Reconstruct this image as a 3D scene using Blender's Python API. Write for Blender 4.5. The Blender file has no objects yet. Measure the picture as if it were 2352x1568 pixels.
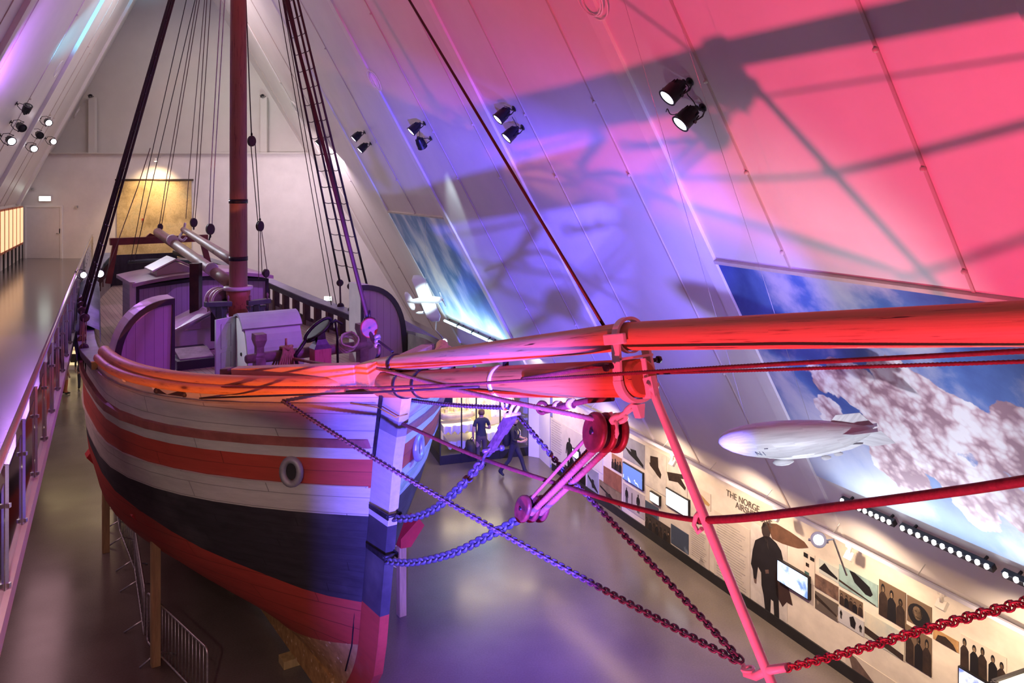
import bpy, bmesh, math, random
from mathutils import Vector, Matrix, noise as mnoise
random.seed(7)
SC = bpy.context.scene
COL = SC.collection
V = Vector
# ------------------------------------------------------------------ camera
F, CX, HY, CZ = 1914.0, 1176.0, 425.0, 8.5      # focal length in px, axis column, horizon row, eye height
cd = bpy.data.cameras.new('camera'); cam = bpy.data.objects.new('camera', cd); COL.objects.link(cam)
cam.location = (0, 0, CZ); cam.rotation_euler = (math.pi/2, 0, 0)
cd.sensor_width = 36; cd.lens = 36*F/2352; cd.shift_y = (HY-784)/2352; cd.clip_start = 0.05; cd.clip_end = 300
SC.camera = cam
# ------------------------------------------------------------------ world, exposure
w = bpy.data.worlds.new('world'); SC.world = w; w.use_nodes = True
w.node_tree.nodes['Background'].inputs[0].default_value = (0.60, 0.36, 0.58, 1)
w.node_tree.nodes['Background'].inputs[1].default_value = 0.22
SC.view_settings.view_transform = 'Standard'; SC.view_settings.look = 'None'
SC.view_settings.exposure = 0.0; SC.view_settings.gamma = 1.0
# ------------------------------------------------------------------ main lights
def aim(o, tgt):
    o.rotation_euler = (V(tgt)-o.location).to_track_quat('-Z', 'Y').to_euler()
def spot(name, loc, tgt, col, power, ang, blend=.3, size=.1):
    l = bpy.data.lights.new(name, 'SPOT'); l.color = col; l.energy = power
    l.spot_size = math.radians(ang); l.spot_blend = blend; l.shadow_soft_size = size
    o = bpy.data.objects.new(name, l); COL.objects.link(o); o.location = loc; aim(o, tgt); return o
def area(name, loc, tgt, col, power, sx, sy, spread=180):
    l = bpy.data.lights.new(name, 'AREA'); l.shape = 'RECTANGLE'; l.size = sx; l.size_y = sy
    l.color = col; l.energy = power; l.spread = math.radians(spread)
    o = bpy.data.objects.new(name, l); COL.objects.link(o); o.location = loc; aim(o, tgt); return o
def shutter(o, planes, soft=.03):
    """framing shutters of a profile lamp: each plane through the lamp (normal n) cuts off the beam on its far side;
    a list of planes inside the list keeps whatever is inside any one of them"""
    l = o.data; l.use_nodes = True; nt = l.node_tree; em = nt.nodes['Emission']; R = o.rotation_euler.to_matrix().transposed()
    tc = nt.nodes.new('ShaderNodeTexCoord')
    def one(n):
        sf = soft
        if len(n) > 3: sf = n[3]; n = n[:3]
        d = nt.nodes.new('ShaderNodeVectorMath'); d.operation = 'DOT_PRODUCT'
        nt.links.new(tc.outputs['Normal'], d.inputs[0]); d.inputs[1].default_value = R @ V(n).normalized()
        mr = nt.nodes.new('ShaderNodeMapRange'); mr.inputs['From Min'].default_value = -sf; mr.inputs['From Max'].default_value = sf
        nt.links.new(d.outputs['Value'], mr.inputs[0]); return mr.outputs[0]
    def join(a, b, op):
        mu = nt.nodes.new('ShaderNodeMath'); mu.operation = op; nt.links.new(a, mu.inputs[0]); nt.links.new(b, mu.inputs[1]); return mu.outputs[0]
    out = None
    for n in planes:
        if isinstance(n, list):
            v = one(n[0])
            for q in n[1:]: v = join(v, one(q), 'MAXIMUM')
        else: v = one(n)
        out = v if out is None else join(out, v, 'MULTIPLY')
    nt.links.new(out, em.inputs['Strength'])
def cut(L, a, b, up):
    """normal of the plane through lamp L and the edge a-b, pointing to the side of `up`"""
    n = (V(a)-V(L)).cross(V(b)-V(L)).normalized(); return n if n.dot(V(up)) > 0 else -n
red = spot('red_floodlight', (-2.3, 1.3, .9), (3.2, 8.6, 8.4), (1, .06, .17), 7600, 84, .35, .13)
shutter(red, [(-.26, -.3122, .7165)])
blue = spot('blue_floodlight', (-.45, 1.4, 4.7), (.1, 16.4, 6.15), (.12, .09, 1), 36000, 56, .4, .10)
shutter(blue, [(0, .30, -.954, .06), (.98, .17, 0, .06), (-.985, .165, 0, .03)])
area('hall_fill', (-8.5, 20, 17.4), (-8.5, 20, 0), (.95, .72, .95), 430, 3, 22)  # unseen area panel under the ridge, added for diffuse house light
area('aft_fill', (-12.5, 32, 17.0), (-11, 32, 0), (1, .82, .82), 480, 5, 3)  # unseen area panel added to brighten the aft end of the hall
LOG_A, LOG_B, LOG_C = V((-7.70, 15.45, 5.27)), V((-5.72, 13.04, 5.37)), V((-2.36, 12.03, 5.45))      # lower edge of the log on the left bow rail
UPV = V((0, 0, 1)); FWL = V((-2.4, 1.6, 7.6)); AML = V((-3.0, 1.6, 1.0))
fw_ = spot('front_white_light', FWL, (-5.0, 13.5, 3.4), (1, .82, .66), 1000, 60, .8, .12)
shutter(fw_, [cut(FWL, LOG_A, LOG_B, -UPV), cut(FWL, LOG_B, LOG_C, -UPV)], .012)
am = spot('amber_floodlight', AML, (-4.0, 13.2, 5.6), (1, .25, .07), 5200, 44, .5, .1)
shutter(am, [[cut(AML, LOG_A, LOG_B, UPV), cut(AML, LOG_B, LOG_C, UPV)], cut(AML, LOG_A+UPV*.42, LOG_B+UPV*.45, -UPV), cut(AML, LOG_B+UPV*.45, LOG_C+UPV*.75, -UPV)], .010)
gc_ = spot('gallery_cool_light', (-7.6, 13.2, 9.6), (-4.1, 16.8, 5.5), (.80, .92, 1), 700, 30, .5, .08)
spot('roof_blue_fill', (2.6, 8.3, 4.2), (3.0, 14.4, 6.9), (.14, .09, 1), 4600, 66, 1.0, .1)  # added spot with no lamp there, puts blue on the roof only
shutter(bpy.data.objects['roof_blue_fill'], [(-.99, .14, 0, .05)])
spot('mural_front_fill', (2.5, 7.7, 3.9), (4.2, 11.4, 5.9), (.80, .85, 1), 600, 84, .7, .07)  # added mid-air spot that brightens the airship and the mural
spot('corridor_fill', (-2.6, 4.0, 8.2), (-6.0, 12.8, 0), (1, .58, .60), 320, 42, .8, .1)  # added spot without fixture, brightens corridor floor and hull side
area('gallery_underside_fill', (-12.2, 21, 4.9), (-11.2, 21, 0), (1, .55, .62), 140, 1.2, 16).rotation_euler = (0, -.1, math.atan(.48))  # added area panel that brightens the corridor floor
area('wall_floor_fill', (3.9, 16.1, 2.9), (3.9, 16.1, 0), (1, .66, .30), 110, .3, 15).rotation_euler = (0, 0, math.atan(.4378))  # added strip standing in for warm track spill on the floor
area('end_wall_fill', (-8, 33.5, 9.6), (-7, 38.4, 4.6), (1, .80, .88), 330, 8, .5)  # added area panel that brightens the lower end wall
# ------------------------------------------------------------------ frames of reference
TH = math.radians(33.5)
AX = V((-math.sin(TH), math.cos(TH), 0)); RT = V((math.cos(TH), math.sin(TH), 0))
X0 = V(((880-CX)/F*12, 12, 0))
def S(s, w_, z): return X0+AX*s+RT*w_+V((0, 0, z))          # ship frame: aft, to starboard of picture, up
def P(px, py, Y): return V(((px-CX)/F*Y, Y, CZ-(py-HY)/F*Y))
def ray(px, py): return V(((px-CX)/F, 1, -(py-HY)/F))
EYE = V((0, 0, CZ))
def hit(px, py, p0, n):
    d = ray(px, py); return EYE+d*((p0-EYE).dot(n)/d.dot(n))
def CP(px, py, w_=0.0): return hit(px, py, S(0, w_, 0), RT)   # plane along the ship at offset w_
def SP(px, py, s): return hit(px, py, S(s, 0, 0), AX)         # plane across the ship at station s
def FL(px, py, z=0.0): return hit(px, py, V((0, 0, z)), V((0, 0, 1)))
# right wall and right roof
UR = V((-.401, .916, 0)).normalized(); NR = V((UR.y, -UR.x, 0))
PW = V((4.4, 17.6, 0)); AL = math.radians(60.8)
ER = (-NR*math.cos(AL)+V((0, 0, 1))*math.sin(AL)); NRF = UR.cross(ER).normalized()
if NRF.x > 0: NRF = -NRF
PRF = PW+V((0, 0, 2.4))
def RW(px, py, off=0.0): return hit(px, py, PW-NR*off, NR)
def RR(px, py, off=0.0): return hit(px, py, PRF+NRF*off, NRF)
def rr_ab(p): d = p-PRF; return (-(d.dot(UR)), d.dot(ER))
def RRab(a, b, off=0.0): return PRF-UR*a+ER*b+NRF*off
# left roof
YE, GZ = 38.4, 5.13      # end wall depth, gallery floor height
RDG = V((-15.27, YE, 20.8)); UL = V((-.41, .912, 0)).normalized(); EL = V((-1, 0, -1.79)).normalized()
NLF = UL.cross(EL).normalized()
if NLF.x < 0: NLF = -NLF
def RL(px, py, off=0.0): return hit(px, py, RDG+NLF*off, NLF)
# ------------------------------------------------------------------ materials
def _nt(name):
    m = bpy.data.materials.new(name); m.use_nodes = True
    nt = m.node_tree; return m, nt, nt.nodes['Principled BSDF']
def N(nt, typ, **kw):
    n = nt.nodes.new(typ)
    for k, v in kw.items():
        if k.startswith('i_'):
            key = k[2:]; key = int(key) if key.isdigit() else key
            n.inputs[key].default_value = v
        else: setattr(n, k, v)
    return n
def lk(nt, a, b): nt.links.new(a, b)
def MATH(nt, op, a, b=None, c=None, clamp=False):
    n = N(nt, 'ShaderNodeMath', operation=op, use_clamp=clamp)
    for i, x in enumerate((a, b, c)):
        if x is None: continue
        if isinstance(x, (int, float)): n.inputs[i].default_value = x
        else: lk(nt, x, n.inputs[i])
    return n.outputs[0]
def RAMP(nt, fac, stops, interp='LINEAR'):
    r = N(nt, 'ShaderNodeValToRGB'); r.color_ramp.interpolation = interp
    e = r.color_ramp.elements
    while len(e) > 1: e.remove(e[-1])
    for i, (p, c) in enumerate(stops):
        x = e[0] if i == 0 else e.new(p)
        x.position = p; x.color = (*c, 1) if len(c) == 3 else c
    lk(nt, fac, r.inputs[0]); return r.outputs[0]
def MIX(nt, fac, a, b, mode='MIX'):
    n = N(nt, 'ShaderNodeMix', data_type='RGBA', blend_type=mode)
    for i, x in ((0, fac), (6, a), (7, b)):
        if isinstance(x, (int, float)): n.inputs[i].default_value = x
        elif isinstance(x, tuple): n.inputs[i].default_value = (*x, 1) if len(x) == 3 else x
        else: lk(nt, x, n.inputs[i])
    return n.outputs[2]
_mc = {}
def M(name, col, rough=.5, metal=0.0, var=.12, scale=4.0, stretch=(1, 1, 1), bump=0.0, spec=.5, coord='Object'):
    if name in _mc: return _mc[name]
    m, nt, b = _nt(name)
    tc = N(nt, 'ShaderNodeTexCoord'); mp = N(nt, 'ShaderNodeMapping'); mp.inputs['Scale'].default_value = stretch
    lk(nt, tc.outputs[coord], mp.inputs[0])
    nz = N(nt, 'ShaderNodeTexNoise', i_Scale=scale, i_Detail=5.0, i_Roughness=.6); lk(nt, mp.outputs[0], nz.inputs['Vector'])
    lo = tuple(max(0, c*(1-var*2)) for c in col); hi = tuple(min(1, c*(1+var*1.6)) for c in col)
    c = RAMP(nt, nz.outputs[0], [(.3, lo), (.7, hi)]); lk(nt, c, b.inputs['Base Color'])
    b.inputs['Roughness'].default_value = rough; b.inputs['Metallic'].default_value = metal
    b.inputs['Specular IOR Level'].default_value = spec
    if bump:
        bp = N(nt, 'ShaderNodeBump', i_Strength=bump, i_Distance=.01); lk(nt, nz.outputs[0], bp.inputs['Height']); lk(nt, bp.outputs[0], b.inputs['Normal'])
    _mc[name] = m; return m
def EMIT(name, col, strength):
    if name in _mc: return _mc[name]
    m, nt, b = _nt(name)
    b.inputs['Base Color'].default_value = (*[min(1, c) for c in col], 1)
    b.inputs['Emission Color'].default_value = (*col, 1); b.inputs['Emission Strength'].default_value = strength
    _mc[name] = m; return m
def wood(name, base, dark, along=(1, 1, 1), knots=True, rough=.55, uv=True, kscale=1.0):
    if name in _mc: return _mc[name]
    m, nt, b = _nt(name); tc = N(nt, 'ShaderNodeTexCoord')
    src = tc.outputs['UV' if uv else 'Object']
    mp = N(nt, 'ShaderNodeMapping'); mp.inputs['Scale'].default_value = along; lk(nt, src, mp.inputs[0])
    wrp = N(nt, 'ShaderNodeTexNoise', i_Scale=1.2, i_Detail=2.0); lk(nt, mp.outputs[0], wrp.inputs['Vector'])
    ad = MIX(nt, .25, mp.outputs[0], wrp.outputs[1], 'ADD')
    nz = N(nt, 'ShaderNodeTexNoise', i_Scale=3.0, i_Detail=6.0, i_Roughness=.65); lk(nt, ad, nz.inputs['Vector'])
    c = RAMP(nt, nz.outputs[0], [(.31, dark), (.42, base), (.7, tuple(min(1, x*1.15) for x in base))])
    if knots:
        mk = N(nt, 'ShaderNodeMapping'); mk.inputs['Scale'].default_value = (1.15*kscale, 3.2*kscale, 1); lk(nt, src, mk.inputs[0])
        vo = N(nt, 'ShaderNodeTexVoronoi', i_Scale=1.0); lk(nt, mk.outputs[0], vo.inputs['Vector'])
        k = RAMP(nt, vo.outputs['Distance'], [(.05, (1, 1, 1)), (.10, (.25, .25, .25)), (.16, (0, 0, 0))])
        c = MIX(nt, k, c, tuple(x*.45 for x in dark))
        ck = N(nt, 'ShaderNodeTexNoise', i_Scale=1.0, i_Detail=3.0)
        mc = N(nt, 'ShaderNodeMapping'); mc.inputs['Scale'].default_value = (1.1, 26, 1); lk(nt, src, mc.inputs[0]); lk(nt, mc.outputs[0], ck.inputs['Vector'])
        cr = RAMP(nt, ck.outputs[0], [(.68, (0, 0, 0)), (.71, (1, 1, 1))]); c = MIX(nt, cr, c, tuple(x*.35 for x in dark))
    lk(nt, c, b.inputs['Base Color']); b.inputs['Roughness'].default_value = rough
    bp = N(nt, 'ShaderNodeBump', i_Strength=.25, i_Distance=.01); lk(nt, nz.outputs[0], bp.inputs['Height']); lk(nt, bp.outputs[0], b.inputs['Normal'])
    _mc[name] = m; return m
def planks(name, col, axis='x', width=.12, gap=.06, var=.1, rough=.5, gapcol=None):
    """boards side by side: thin dark joints every `width` along one object axis"""
    if name in _mc: return _mc[name]
    m, nt, b = _nt(name); tc = N(nt, 'ShaderNodeTexCoord'); sx = N(nt, 'ShaderNodeSeparateXYZ'); lk(nt, tc.outputs['UV'], sx.inputs[0])
    v = sx.outputs['XYZ'.index(axis.upper())]
    t = MATH(nt, 'DIVIDE', v, width); fr = MATH(nt, 'FRACT', t); fl = MATH(nt, 'FLOOR', t)
    wn = N(nt, 'ShaderNodeTexWhiteNoise', noise_dimensions='1D'); lk(nt, fl, wn.inputs['W'])
    nz = N(nt, 'ShaderNodeTexNoise', i_Scale=6.0, i_Detail=4.0); lk(nt, tc.outputs['UV'], nz.inputs['Vector'])
    k = MATH(nt, 'ADD', MATH(nt, 'MULTIPLY', wn.outputs[0], .5), MATH(nt, 'MULTIPLY', nz.outputs[0], .5))
    c = RAMP(nt, k, [(.2, tuple(x*(1-var) for x in col)), (.8, tuple(min(1, x*(1+var)) for x in col))])
    g = MATH(nt, 'LESS_THAN', fr, gap); c = MIX(nt, g, c, gapcol or tuple(x*.35 for x in col))
    lk(nt, c, b.inputs['Base Color']); b.inputs['Roughness'].default_value = rough
    _mc[name] = m; return m
# ------------------------------------------------------------------ mesh builder
class MB:
    def __init__(s): s.bm = bmesh.new(); s.uv = s.bm.loops.layers.uv.new('UVMap'); s.mi = 0
    def face(s, vs, uvs=None, smooth=False):
        try: f = s.bm.faces.new(vs)
        except ValueError: return None
        f.material_index = s.mi; f.smooth = smooth
        if uvs:
            for l, u in zip(f.loops, uvs): l[s.uv].uv = u
        return f
    def quad(s, a, b, c, d, uvs=None):
        return s.face([s.bm.verts.new(x) for x in (a, b, c, d)], uvs)
    def box(s, c, sx, sy, sz, x=V((1, 0, 0)), y=V((0, 1, 0)), z=V((0, 0, 1)), bev=0.0):
        """box centred at c with half extents along x,y,z"""
        c = V(c); x = x.normalized()*sx/2; y = y.normalized()*sy/2; z = z.normalized()*sz/2
        vs = [s.bm.verts.new(c+x*i+y*j+z*k) for i in (-1, 1) for j in (-1, 1) for k in (-1, 1)]
        q = [(0, 1, 3, 2), (4, 6, 7, 5), (0, 4, 5, 1), (2, 3, 7, 6), (0, 2, 6, 4), (1, 5, 7, 3)]
        L = (sx, sy, sz); fs = []
        for n, f in enumerate(q):
            ax = [(1, 2), (1, 2), (0, 2), (0, 2), (0, 1), (0, 1)][n]
            uv = []
            for i in f:
                cc = (((i >> 2) & 1)*L[0], ((i >> 1) & 1)*L[1], (i & 1)*L[2]); uv.append((cc[ax[0]], cc[ax[1]]))
            fs.append(s.face([vs[i] for i in f], uv))
        if bev:
            es = list({e for f in fs if f for e in f.edges})
            bmesh.ops.bevel(s.bm, geom=es, offset=bev, segments=2, affect='EDGES', profile=.6, material=-1)
        return s
    def beam(s, a, b, wx, wy, up=V((0, 0, 1)), bev=0.0):
        a, b = V(a), V(b); d = (b-a); L = d.length; d.normalize(); x = d.cross(up)
        if x.length < 1e-4: x = d.cross(V((1, 0, 0)))
        x.normalize(); y = x.cross(d); return s.box((a+b)/2, L, wx, wy, d, x, y, bev)
    def prism(s, pts, depth):
        """polygon pts extruded by vector depth"""
        depth = V(depth); a = [s.bm.verts.new(p) for p in pts]; b = [s.bm.verts.new(V(p)+depth) for p in pts]; n = len(pts)
        o = V(pts[0]); e1 = (V(pts[1])-o).normalized(); nn = depth.normalized(); e2 = nn.cross(e1)
        uv = [((V(p)-o).dot(e1), (V(p)-o).dot(e2)) for p in pts]
        s.face(a, uv); s.face(b[::-1], uv[::-1]); acc = 0
        for i in range(n):
            j = (i+1) % n; L = (V(pts[j])-V(pts[i])).length
            s.face([a[j], a[i], b[i], b[j]], [(acc+L, 0), (acc, 0), (acc, depth.length), (acc+L, depth.length)]); acc += L
        return s
    def rings(s, rings, closed=True, caps=True, smooth=True, us=None):
        rv = [[s.bm.verts.new(p) for p in r] for r in rings]; n = len(rings[0]); acc = 0
        for i in range(len(rv)-1):
            L = (V(rings[i+1][0])-V(rings[i][0])).length; vv = 0
            for j in range(n if closed else n-1):
                k = (j+1) % n; dv = (V(rings[i][k])-V(rings[i][j])).length
                s.face([rv[i][j], rv[i][k], rv[i+1][k], rv[i+1][j]], [(acc, vv), (acc, vv+dv), (acc+L, vv+dv), (acc+L, vv)], smooth); vv += dv
            acc += L
        if caps and closed:
            for r, src in ((rv[0][::-1], rings[0][::-1]), (rv[-1], rings[-1])):
                c = sum((V(p) for p in src), V())/n; e = (V(src[0])-c); 
                uv = [((V(p)-c).dot(e.normalized() if e.length else V((1,0,0)))*.3, (V(p)-c).length) for p in src]
                s.face(r, uv)
        return s
    def tube(s, pts, r, n=8, closed=False, twist=0.0, lobes=0, caps=True, up=None):
        pts = [V(p) for p in pts]; m = len(pts); rr = r if isinstance(r, (list, tuple)) else [r]*m
        tn = []
        for i in range(m):
            if closed: t = pts[(i+1) % m]-pts[i-1]
            else: t = pts[min(i+1, m-1)]-pts[max(i-1, 0)]
            tn.append(t.normalized() if t.length > 1e-9 else V((0, 0, 1)))
        x = tn[0].cross(up or V((0, 0, 1)))
        if x.length < 1e-3: x = tn[0].cross(V((1, 0, 0)))
        x.normalize(); out = []; acc = 0
        for i in range(m):
            if i: 
                acc += (pts[i]-pts[i-1]).length
                q = tn[i-1].rotation_difference(tn[i]); x = q @ x; x = (x-tn[i]*x.dot(tn[i])).normalized()
            y = tn[i].cross(x); ring = []
            for k in range(n):
                a = 2*math.pi*k/n; q = rr[i]
                if lobes: q *= 1+.16*math.cos(lobes*(a-acc*twist))
                ring.append(pts[i]+x*math.cos(a)*q+y*math.sin(a)*q)
            out.append(ring)
        if closed: out.append(out[0][:]); caps = False
        return s.rings(out, True, caps)
    def lathe(s, base, axis, prof, n=20, caps=True):
        """prof: (distance along axis, radius)"""
        axis = V(axis).normalized(); x = axis.cross(V((0, 0, 1)))
        if x.length < 1e-3: x = V((1, 0, 0))
        x.normalize(); y = axis.cross(x)
        rs = [[V(base)+axis*h+x*math.cos(2*math.pi*k/n)*max(r, 1e-4)+y*math.sin(2*math.pi*k/n)*max(r, 1e-4) for k in range(n)] for h, r in prof]
        return s.rings(rs, True, caps)
    def ball(s, c, r, sx=1, sy=1, sz=1, n=12, x=V((1, 0, 0)), y=V((0, 1, 0)), z=V((0, 0, 1))):
        rs = []
        for i in range(1, n):
            t = math.pi*i/n
            rs.append([V(c)+x*(math.sin(t)*math.cos(2*math.pi*k/(n*2))*r*sx)+y*(math.sin(t)*math.sin(2*math.pi*k/(n*2))*r*sy)+z*(-math.cos(t)*r*sz) for k in range(n*2)])
        return s.rings(rs)
    def obj(s, name, mats, parent=None, origin=None, recalc=True):
        if recalc: bmesh.ops.recalc_face_normals(s.bm, faces=s.bm.faces)
        vs = [v.co for v in s.bm.verts]
        if origin is None and vs:
            lo = V((min(v.x for v in vs), min(v.y for v in vs), min(v.z for v in vs))); hi = V((max(v.x for v in vs), max(v.y for v in vs), max(v.z for v in vs)))
            origin = V(((lo.x+hi.x)/2, (lo.y+hi.y)/2, lo.z))
        origin = V(origin)
        bmesh.ops.translate(s.bm, verts=s.bm.verts, vec=-origin)
        me = bpy.data.meshes.new(name); s.bm.to_mesh(me); s.bm.free()
        for m in (mats if isinstance(mats, (list, tuple)) else [mats]): me.materials.append(m)
        o = bpy.data.objects.new(name, me); COL.objects.link(o)
        pw = V((0, 0, 0)); q = parent
        while q: pw = pw+q.location; q = q.parent
        o.location = origin-pw
        if parent: o.parent = parent
        return o
def tag(o, label=None, cat=None, group=None, kind=None):
    for k, v in (('label', label), ('category', cat), ('group', group), ('kind', kind)):
        if v: o[k] = v
    return o
def root(name, loc, label, cat, group=None):
    o = bpy.data.objects.new(name, None); COL.objects.link(o); o.location = loc; o.empty_display_size = .1
    return tag(o, label, cat, group)
def struct(o): o['kind'] = 'structure'; return o
def lerp(a, b, t): return a+(b-a)*t
def itp(x, xs, ys):
    if x <= xs[0]: return ys[0]
    for i in range(len(xs)-1):
        if x <= xs[i+1]: return lerp(ys[i], ys[i+1], (x-xs[i])/(xs[i+1]-xs[i]))
    return ys[-1]
def spline(pts, n=8):
    pts = [V(p) for p in pts]; out = []
    for i in range(len(pts)-1):
        p0 = pts[max(i-1, 0)]; p1 = pts[i]; p2 = pts[i+1]; p3 = pts[min(i+2, len(pts)-1)]
        for k in range(n):
            t = k/n; out.append(.5*((2*p1)+(p2-p0)*t+(2*p0-5*p1+4*p2-p3)*t*t+(3*p1-p0-3*p2+p3)*t**3))
    out.append(pts[-1]); return out
def sag(a, b, d, n=16):
    a, b = V(a), V(b); return [a.lerp(b, i/n)-V((0, 0, d*4*(i/n)*(1-i/n))) for i in range(n+1)]
def resample(pts, step):
    out = [pts[0].copy()]; acc = 0; 
    for a, b in zip(pts, pts[1:]):
        L = (b-a).length; t = step-acc
        while t <= L and L > 0: out.append(a.lerp(b, t/L)); t += step
        acc = (acc+L) % step if L > 0 else acc
    return out
# ================================================================== the hall
m_wall = M('white_wall', (.74, .70, .68), .55, var=.03, scale=1.5)
m_roof = M('roof_panel_white', (.76, .72, .71), .42, var=.025, scale=.8)
m_gable = M('gable_grey', (.60, .575, .53), .6, var=.03, scale=.7)
m_rib = M('rib_white', (.80, .77, .75), .45, var=.02)
m_seam = M('seam_batten', (.55, .47, .42), .5, var=.05)
m_black = M('black_plinth', (.012, .011, .014), .45, var=.2)
m_metal = M('galvanised', (.55, .54, .55), .35, .85, var=.12, scale=20)
m_blackmetal = M('black_metal', (.02, .018, .022), .4, .3, var=.2)
# floor: polished concrete
mf, nt, b = _nt('polished_concrete'); tc = N(nt, 'ShaderNodeTexCoord')
n1 = N(nt, 'ShaderNodeTexNoise', i_Scale=.55, i_Detail=6.0); lk(nt, tc.outputs['Object'], n1.inputs['Vector'])
n2 = N(nt, 'ShaderNodeTexNoise', i_Scale=30.0, i_Detail=3.0); lk(nt, tc.outputs['Object'], n2.inputs['Vector'])
k = MATH(nt, 'ADD', MATH(nt, 'MULTIPLY', n1.outputs[0], .7), MATH(nt, 'MULTIPLY', n2.outputs[0], .3))
lk(nt, RAMP(nt, k, [(.3, (.105, .088, .08)), (.7, (.18, .15, .135))]), b.inputs['Base Color'])
rg = RAMP(nt, n1.outputs[0], [(.3, (.16, .16, .16)), (.7, (.27, .27, .27))]); lk(nt, rg, b.inputs['Roughness'])
m = MB(); m.box((-5, 20, -.1), 60, 62, .2); struct(m.obj('floor', mf))
# gallery floor (upper level, left)
def GE(Y, off=0.0): return V((-4.04-.48*(Y-6.58)-off, Y, 0))
m = MB(); a, b_ = GE(-1), GE(YE); m.prism([a+V((0, 0, GZ)), b_+V((0, 0, GZ)), V((-24, YE, GZ)), V((-24, -1, GZ))], (0, 0, -.12))
mg, nt, b = _nt('gallery_floor'); tc = N(nt, 'ShaderNodeTexCoord')
n1 = N(nt, 'ShaderNodeTexNoise', i_Scale=.8, i_Detail=5.0); lk(nt, tc.outputs['Object'], n1.inputs['Vector'])
lk(nt, RAMP(nt, n1.outputs[0], [(.3, (.115, .092, .088)), (.7, (.17, .14, .132))]), b.inputs['Base Color']); b.inputs['Roughness'].default_value = .17
struct(m.obj('floor', mg))
# kerb of the gallery edge
m = MB(); m.beam(GE(0, -.03)+V((0, 0, GZ-.02)), GE(YE, -.03)+V((0, 0, GZ-.02)), .05, .16); struct(m.obj('trim_1', m_rib))
# end wall: lower part, set-back gable
zl = CZ+72/F*YE
m = MB(); m.box((-9, YE+.15, zl/2), 34, .3, zl); struct(m.obj('wall_back', m_wall))
m = MB(); m.prism([V((-32, YE+.75, zl-.2)), V((4, YE+.75, zl-.2)), V((4, YE+.75, 22)), V((-32, YE+.75, 22))], (0, .2, 0)); struct(m.obj('wall_back', m_gable))
m = MB(); m.box((-13, YE+.3, zl+.03), 30, .9, .06); struct(m.obj('trim_2', m_gable))
for px in (208, 602):        # column stubs standing on the ledge
    p = P(px+5, 353, YE+.55); h = (353-222)/F*YE
    m = MB(); m.box((p.x, p.y, p.z+h/2), .30, .22, h); struct(m.obj('trim_3', m_gable))
    m = MB(); q = V((p.x-.04, p.y-.12, p.z+h)); m.tube([q+V((-.1, 0, 0)), q+V((0, -.03, .14)), q+V((.14, 0, .03)), q+V((-.02, -.05, -.02)), q+V((-.12, 0, .1))], .02, 6)
    m.box(q+V((0, -.01, .08)), .12, .1, .1)
    tag(m.obj('cable_clamp', m_blackmetal), 'small dark clamp on top of the %s grey column stub of the gable wall' % ('left' if px < 300 else 'right'), 'clamp')
# right roof
BT = 20.2
def roofquad(m, a0, a1, b0, b1, off, thick, fn): 
    p = [fn(a0, b0, off), fn(a1, b0, off), fn(a1, b1, off), fn(a0, b1, off)]; d = (fn(0, 0, 1)-fn(0, 0, 0))*thick; m.prism(p, d)
m = MB(); roofquad(m, -30, 27, -.05, BT, 0, -.25, RRab); struct(m.obj('ceiling', m_roof))
for a in (-25.0, -22.1, -19.2, -12.4, -6.5, -3.6, -.7, 2.1, 5.15, 8.0, 10.9, 13.8):
    b1 = 0.0 if not (-15.9 < a < -9.5 or 3.5 < a < 12) else 5.62
    m = MB(); roofquad(m, a-.022, a+.022, b1, BT, 0, .018, RRab)
    for bb in (3.1, 7.2, 8.6, 12): m.ball(RRab(a, max(bb, b1+.3), .03), .035, n=5)
    struct(m.obj('trim_4', m_seam))
for a in (-22.3, -15.98, -9.3, -2.6, 3.3, 9.75):
    m = MB(); roofquad(m, a-.16, a+.16, 0.0, BT, 0, .055, RRab); struct(m.obj('trim_5', m_rib))
# ledge trim on top of the mural recess
for a0, a1, bt in ((-15.8, -9.46, 5.85), (3.46, 9.6, 5.58)):
    m = MB(); roofquad(m, a0, a1, bt, bt+.06, 0, .07, RRab); struct(m.obj('trim_6', m_seam))
# right wall (display wall) and the strip above it
ae = 7.95
m = MB(); m.prism([PW+UR*ae, PW-UR*22, PW-UR*22+V((0, 0, 2.4)), PW+UR*ae+V((0, 0, 2.4))], NR*.3)
m_disp = M('printed_wall', (.66, .60, .53), .6, var=.12, scale=.9, stretch=(1, 1, 1.6)); struct(m.obj('wall_right', m_disp))
m = MB(); m.prism([PW+UR*ae-NR*.03+V((0, 0, 2.4)), PW-UR*22-NR*.03+V((0, 0, 2.4)), PW-UR*22+NR*.3+V((0, 0, 2.4)), PW+UR*ae+NR*.3+V((0, 0, 2.4))], (0, 0, .06)); struct(m.obj('trim_7', m_rib))
m = MB(); m.prism([PW+UR*ae-NR*.03, PW-UR*22-NR*.03, PW-UR*22-NR*.03+V((0, 0, .21)), PW+UR*ae-NR*.03+V((0, 0, .21))], NR*.03); struct(m.obj('baseboard_right', m_black))
# partition return beside the display case, and the wall behind the case
m = MB(); m.prism([FL(1214, 1047), FL(1238, 1051), FL(1263, 1074), FL(1263, 1074)+V((1.2, 1.4, 0)), FL(1214, 1047)+V((.4, 1.2, 0))], (0, 0, 2.7)); struct(m.obj('wall_right', m_wall))
m = MB(); q0 = V((-2.9, 29.4, 0)); q1 = V((2.5, 30.6, 0)); m.prism([q0, q1, q1+V((0, 0, 2.6)), q0+V((0, 0, 2.6))], (-.05, .2, 0)); struct(m.obj('wall_back', m_wall))
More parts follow.
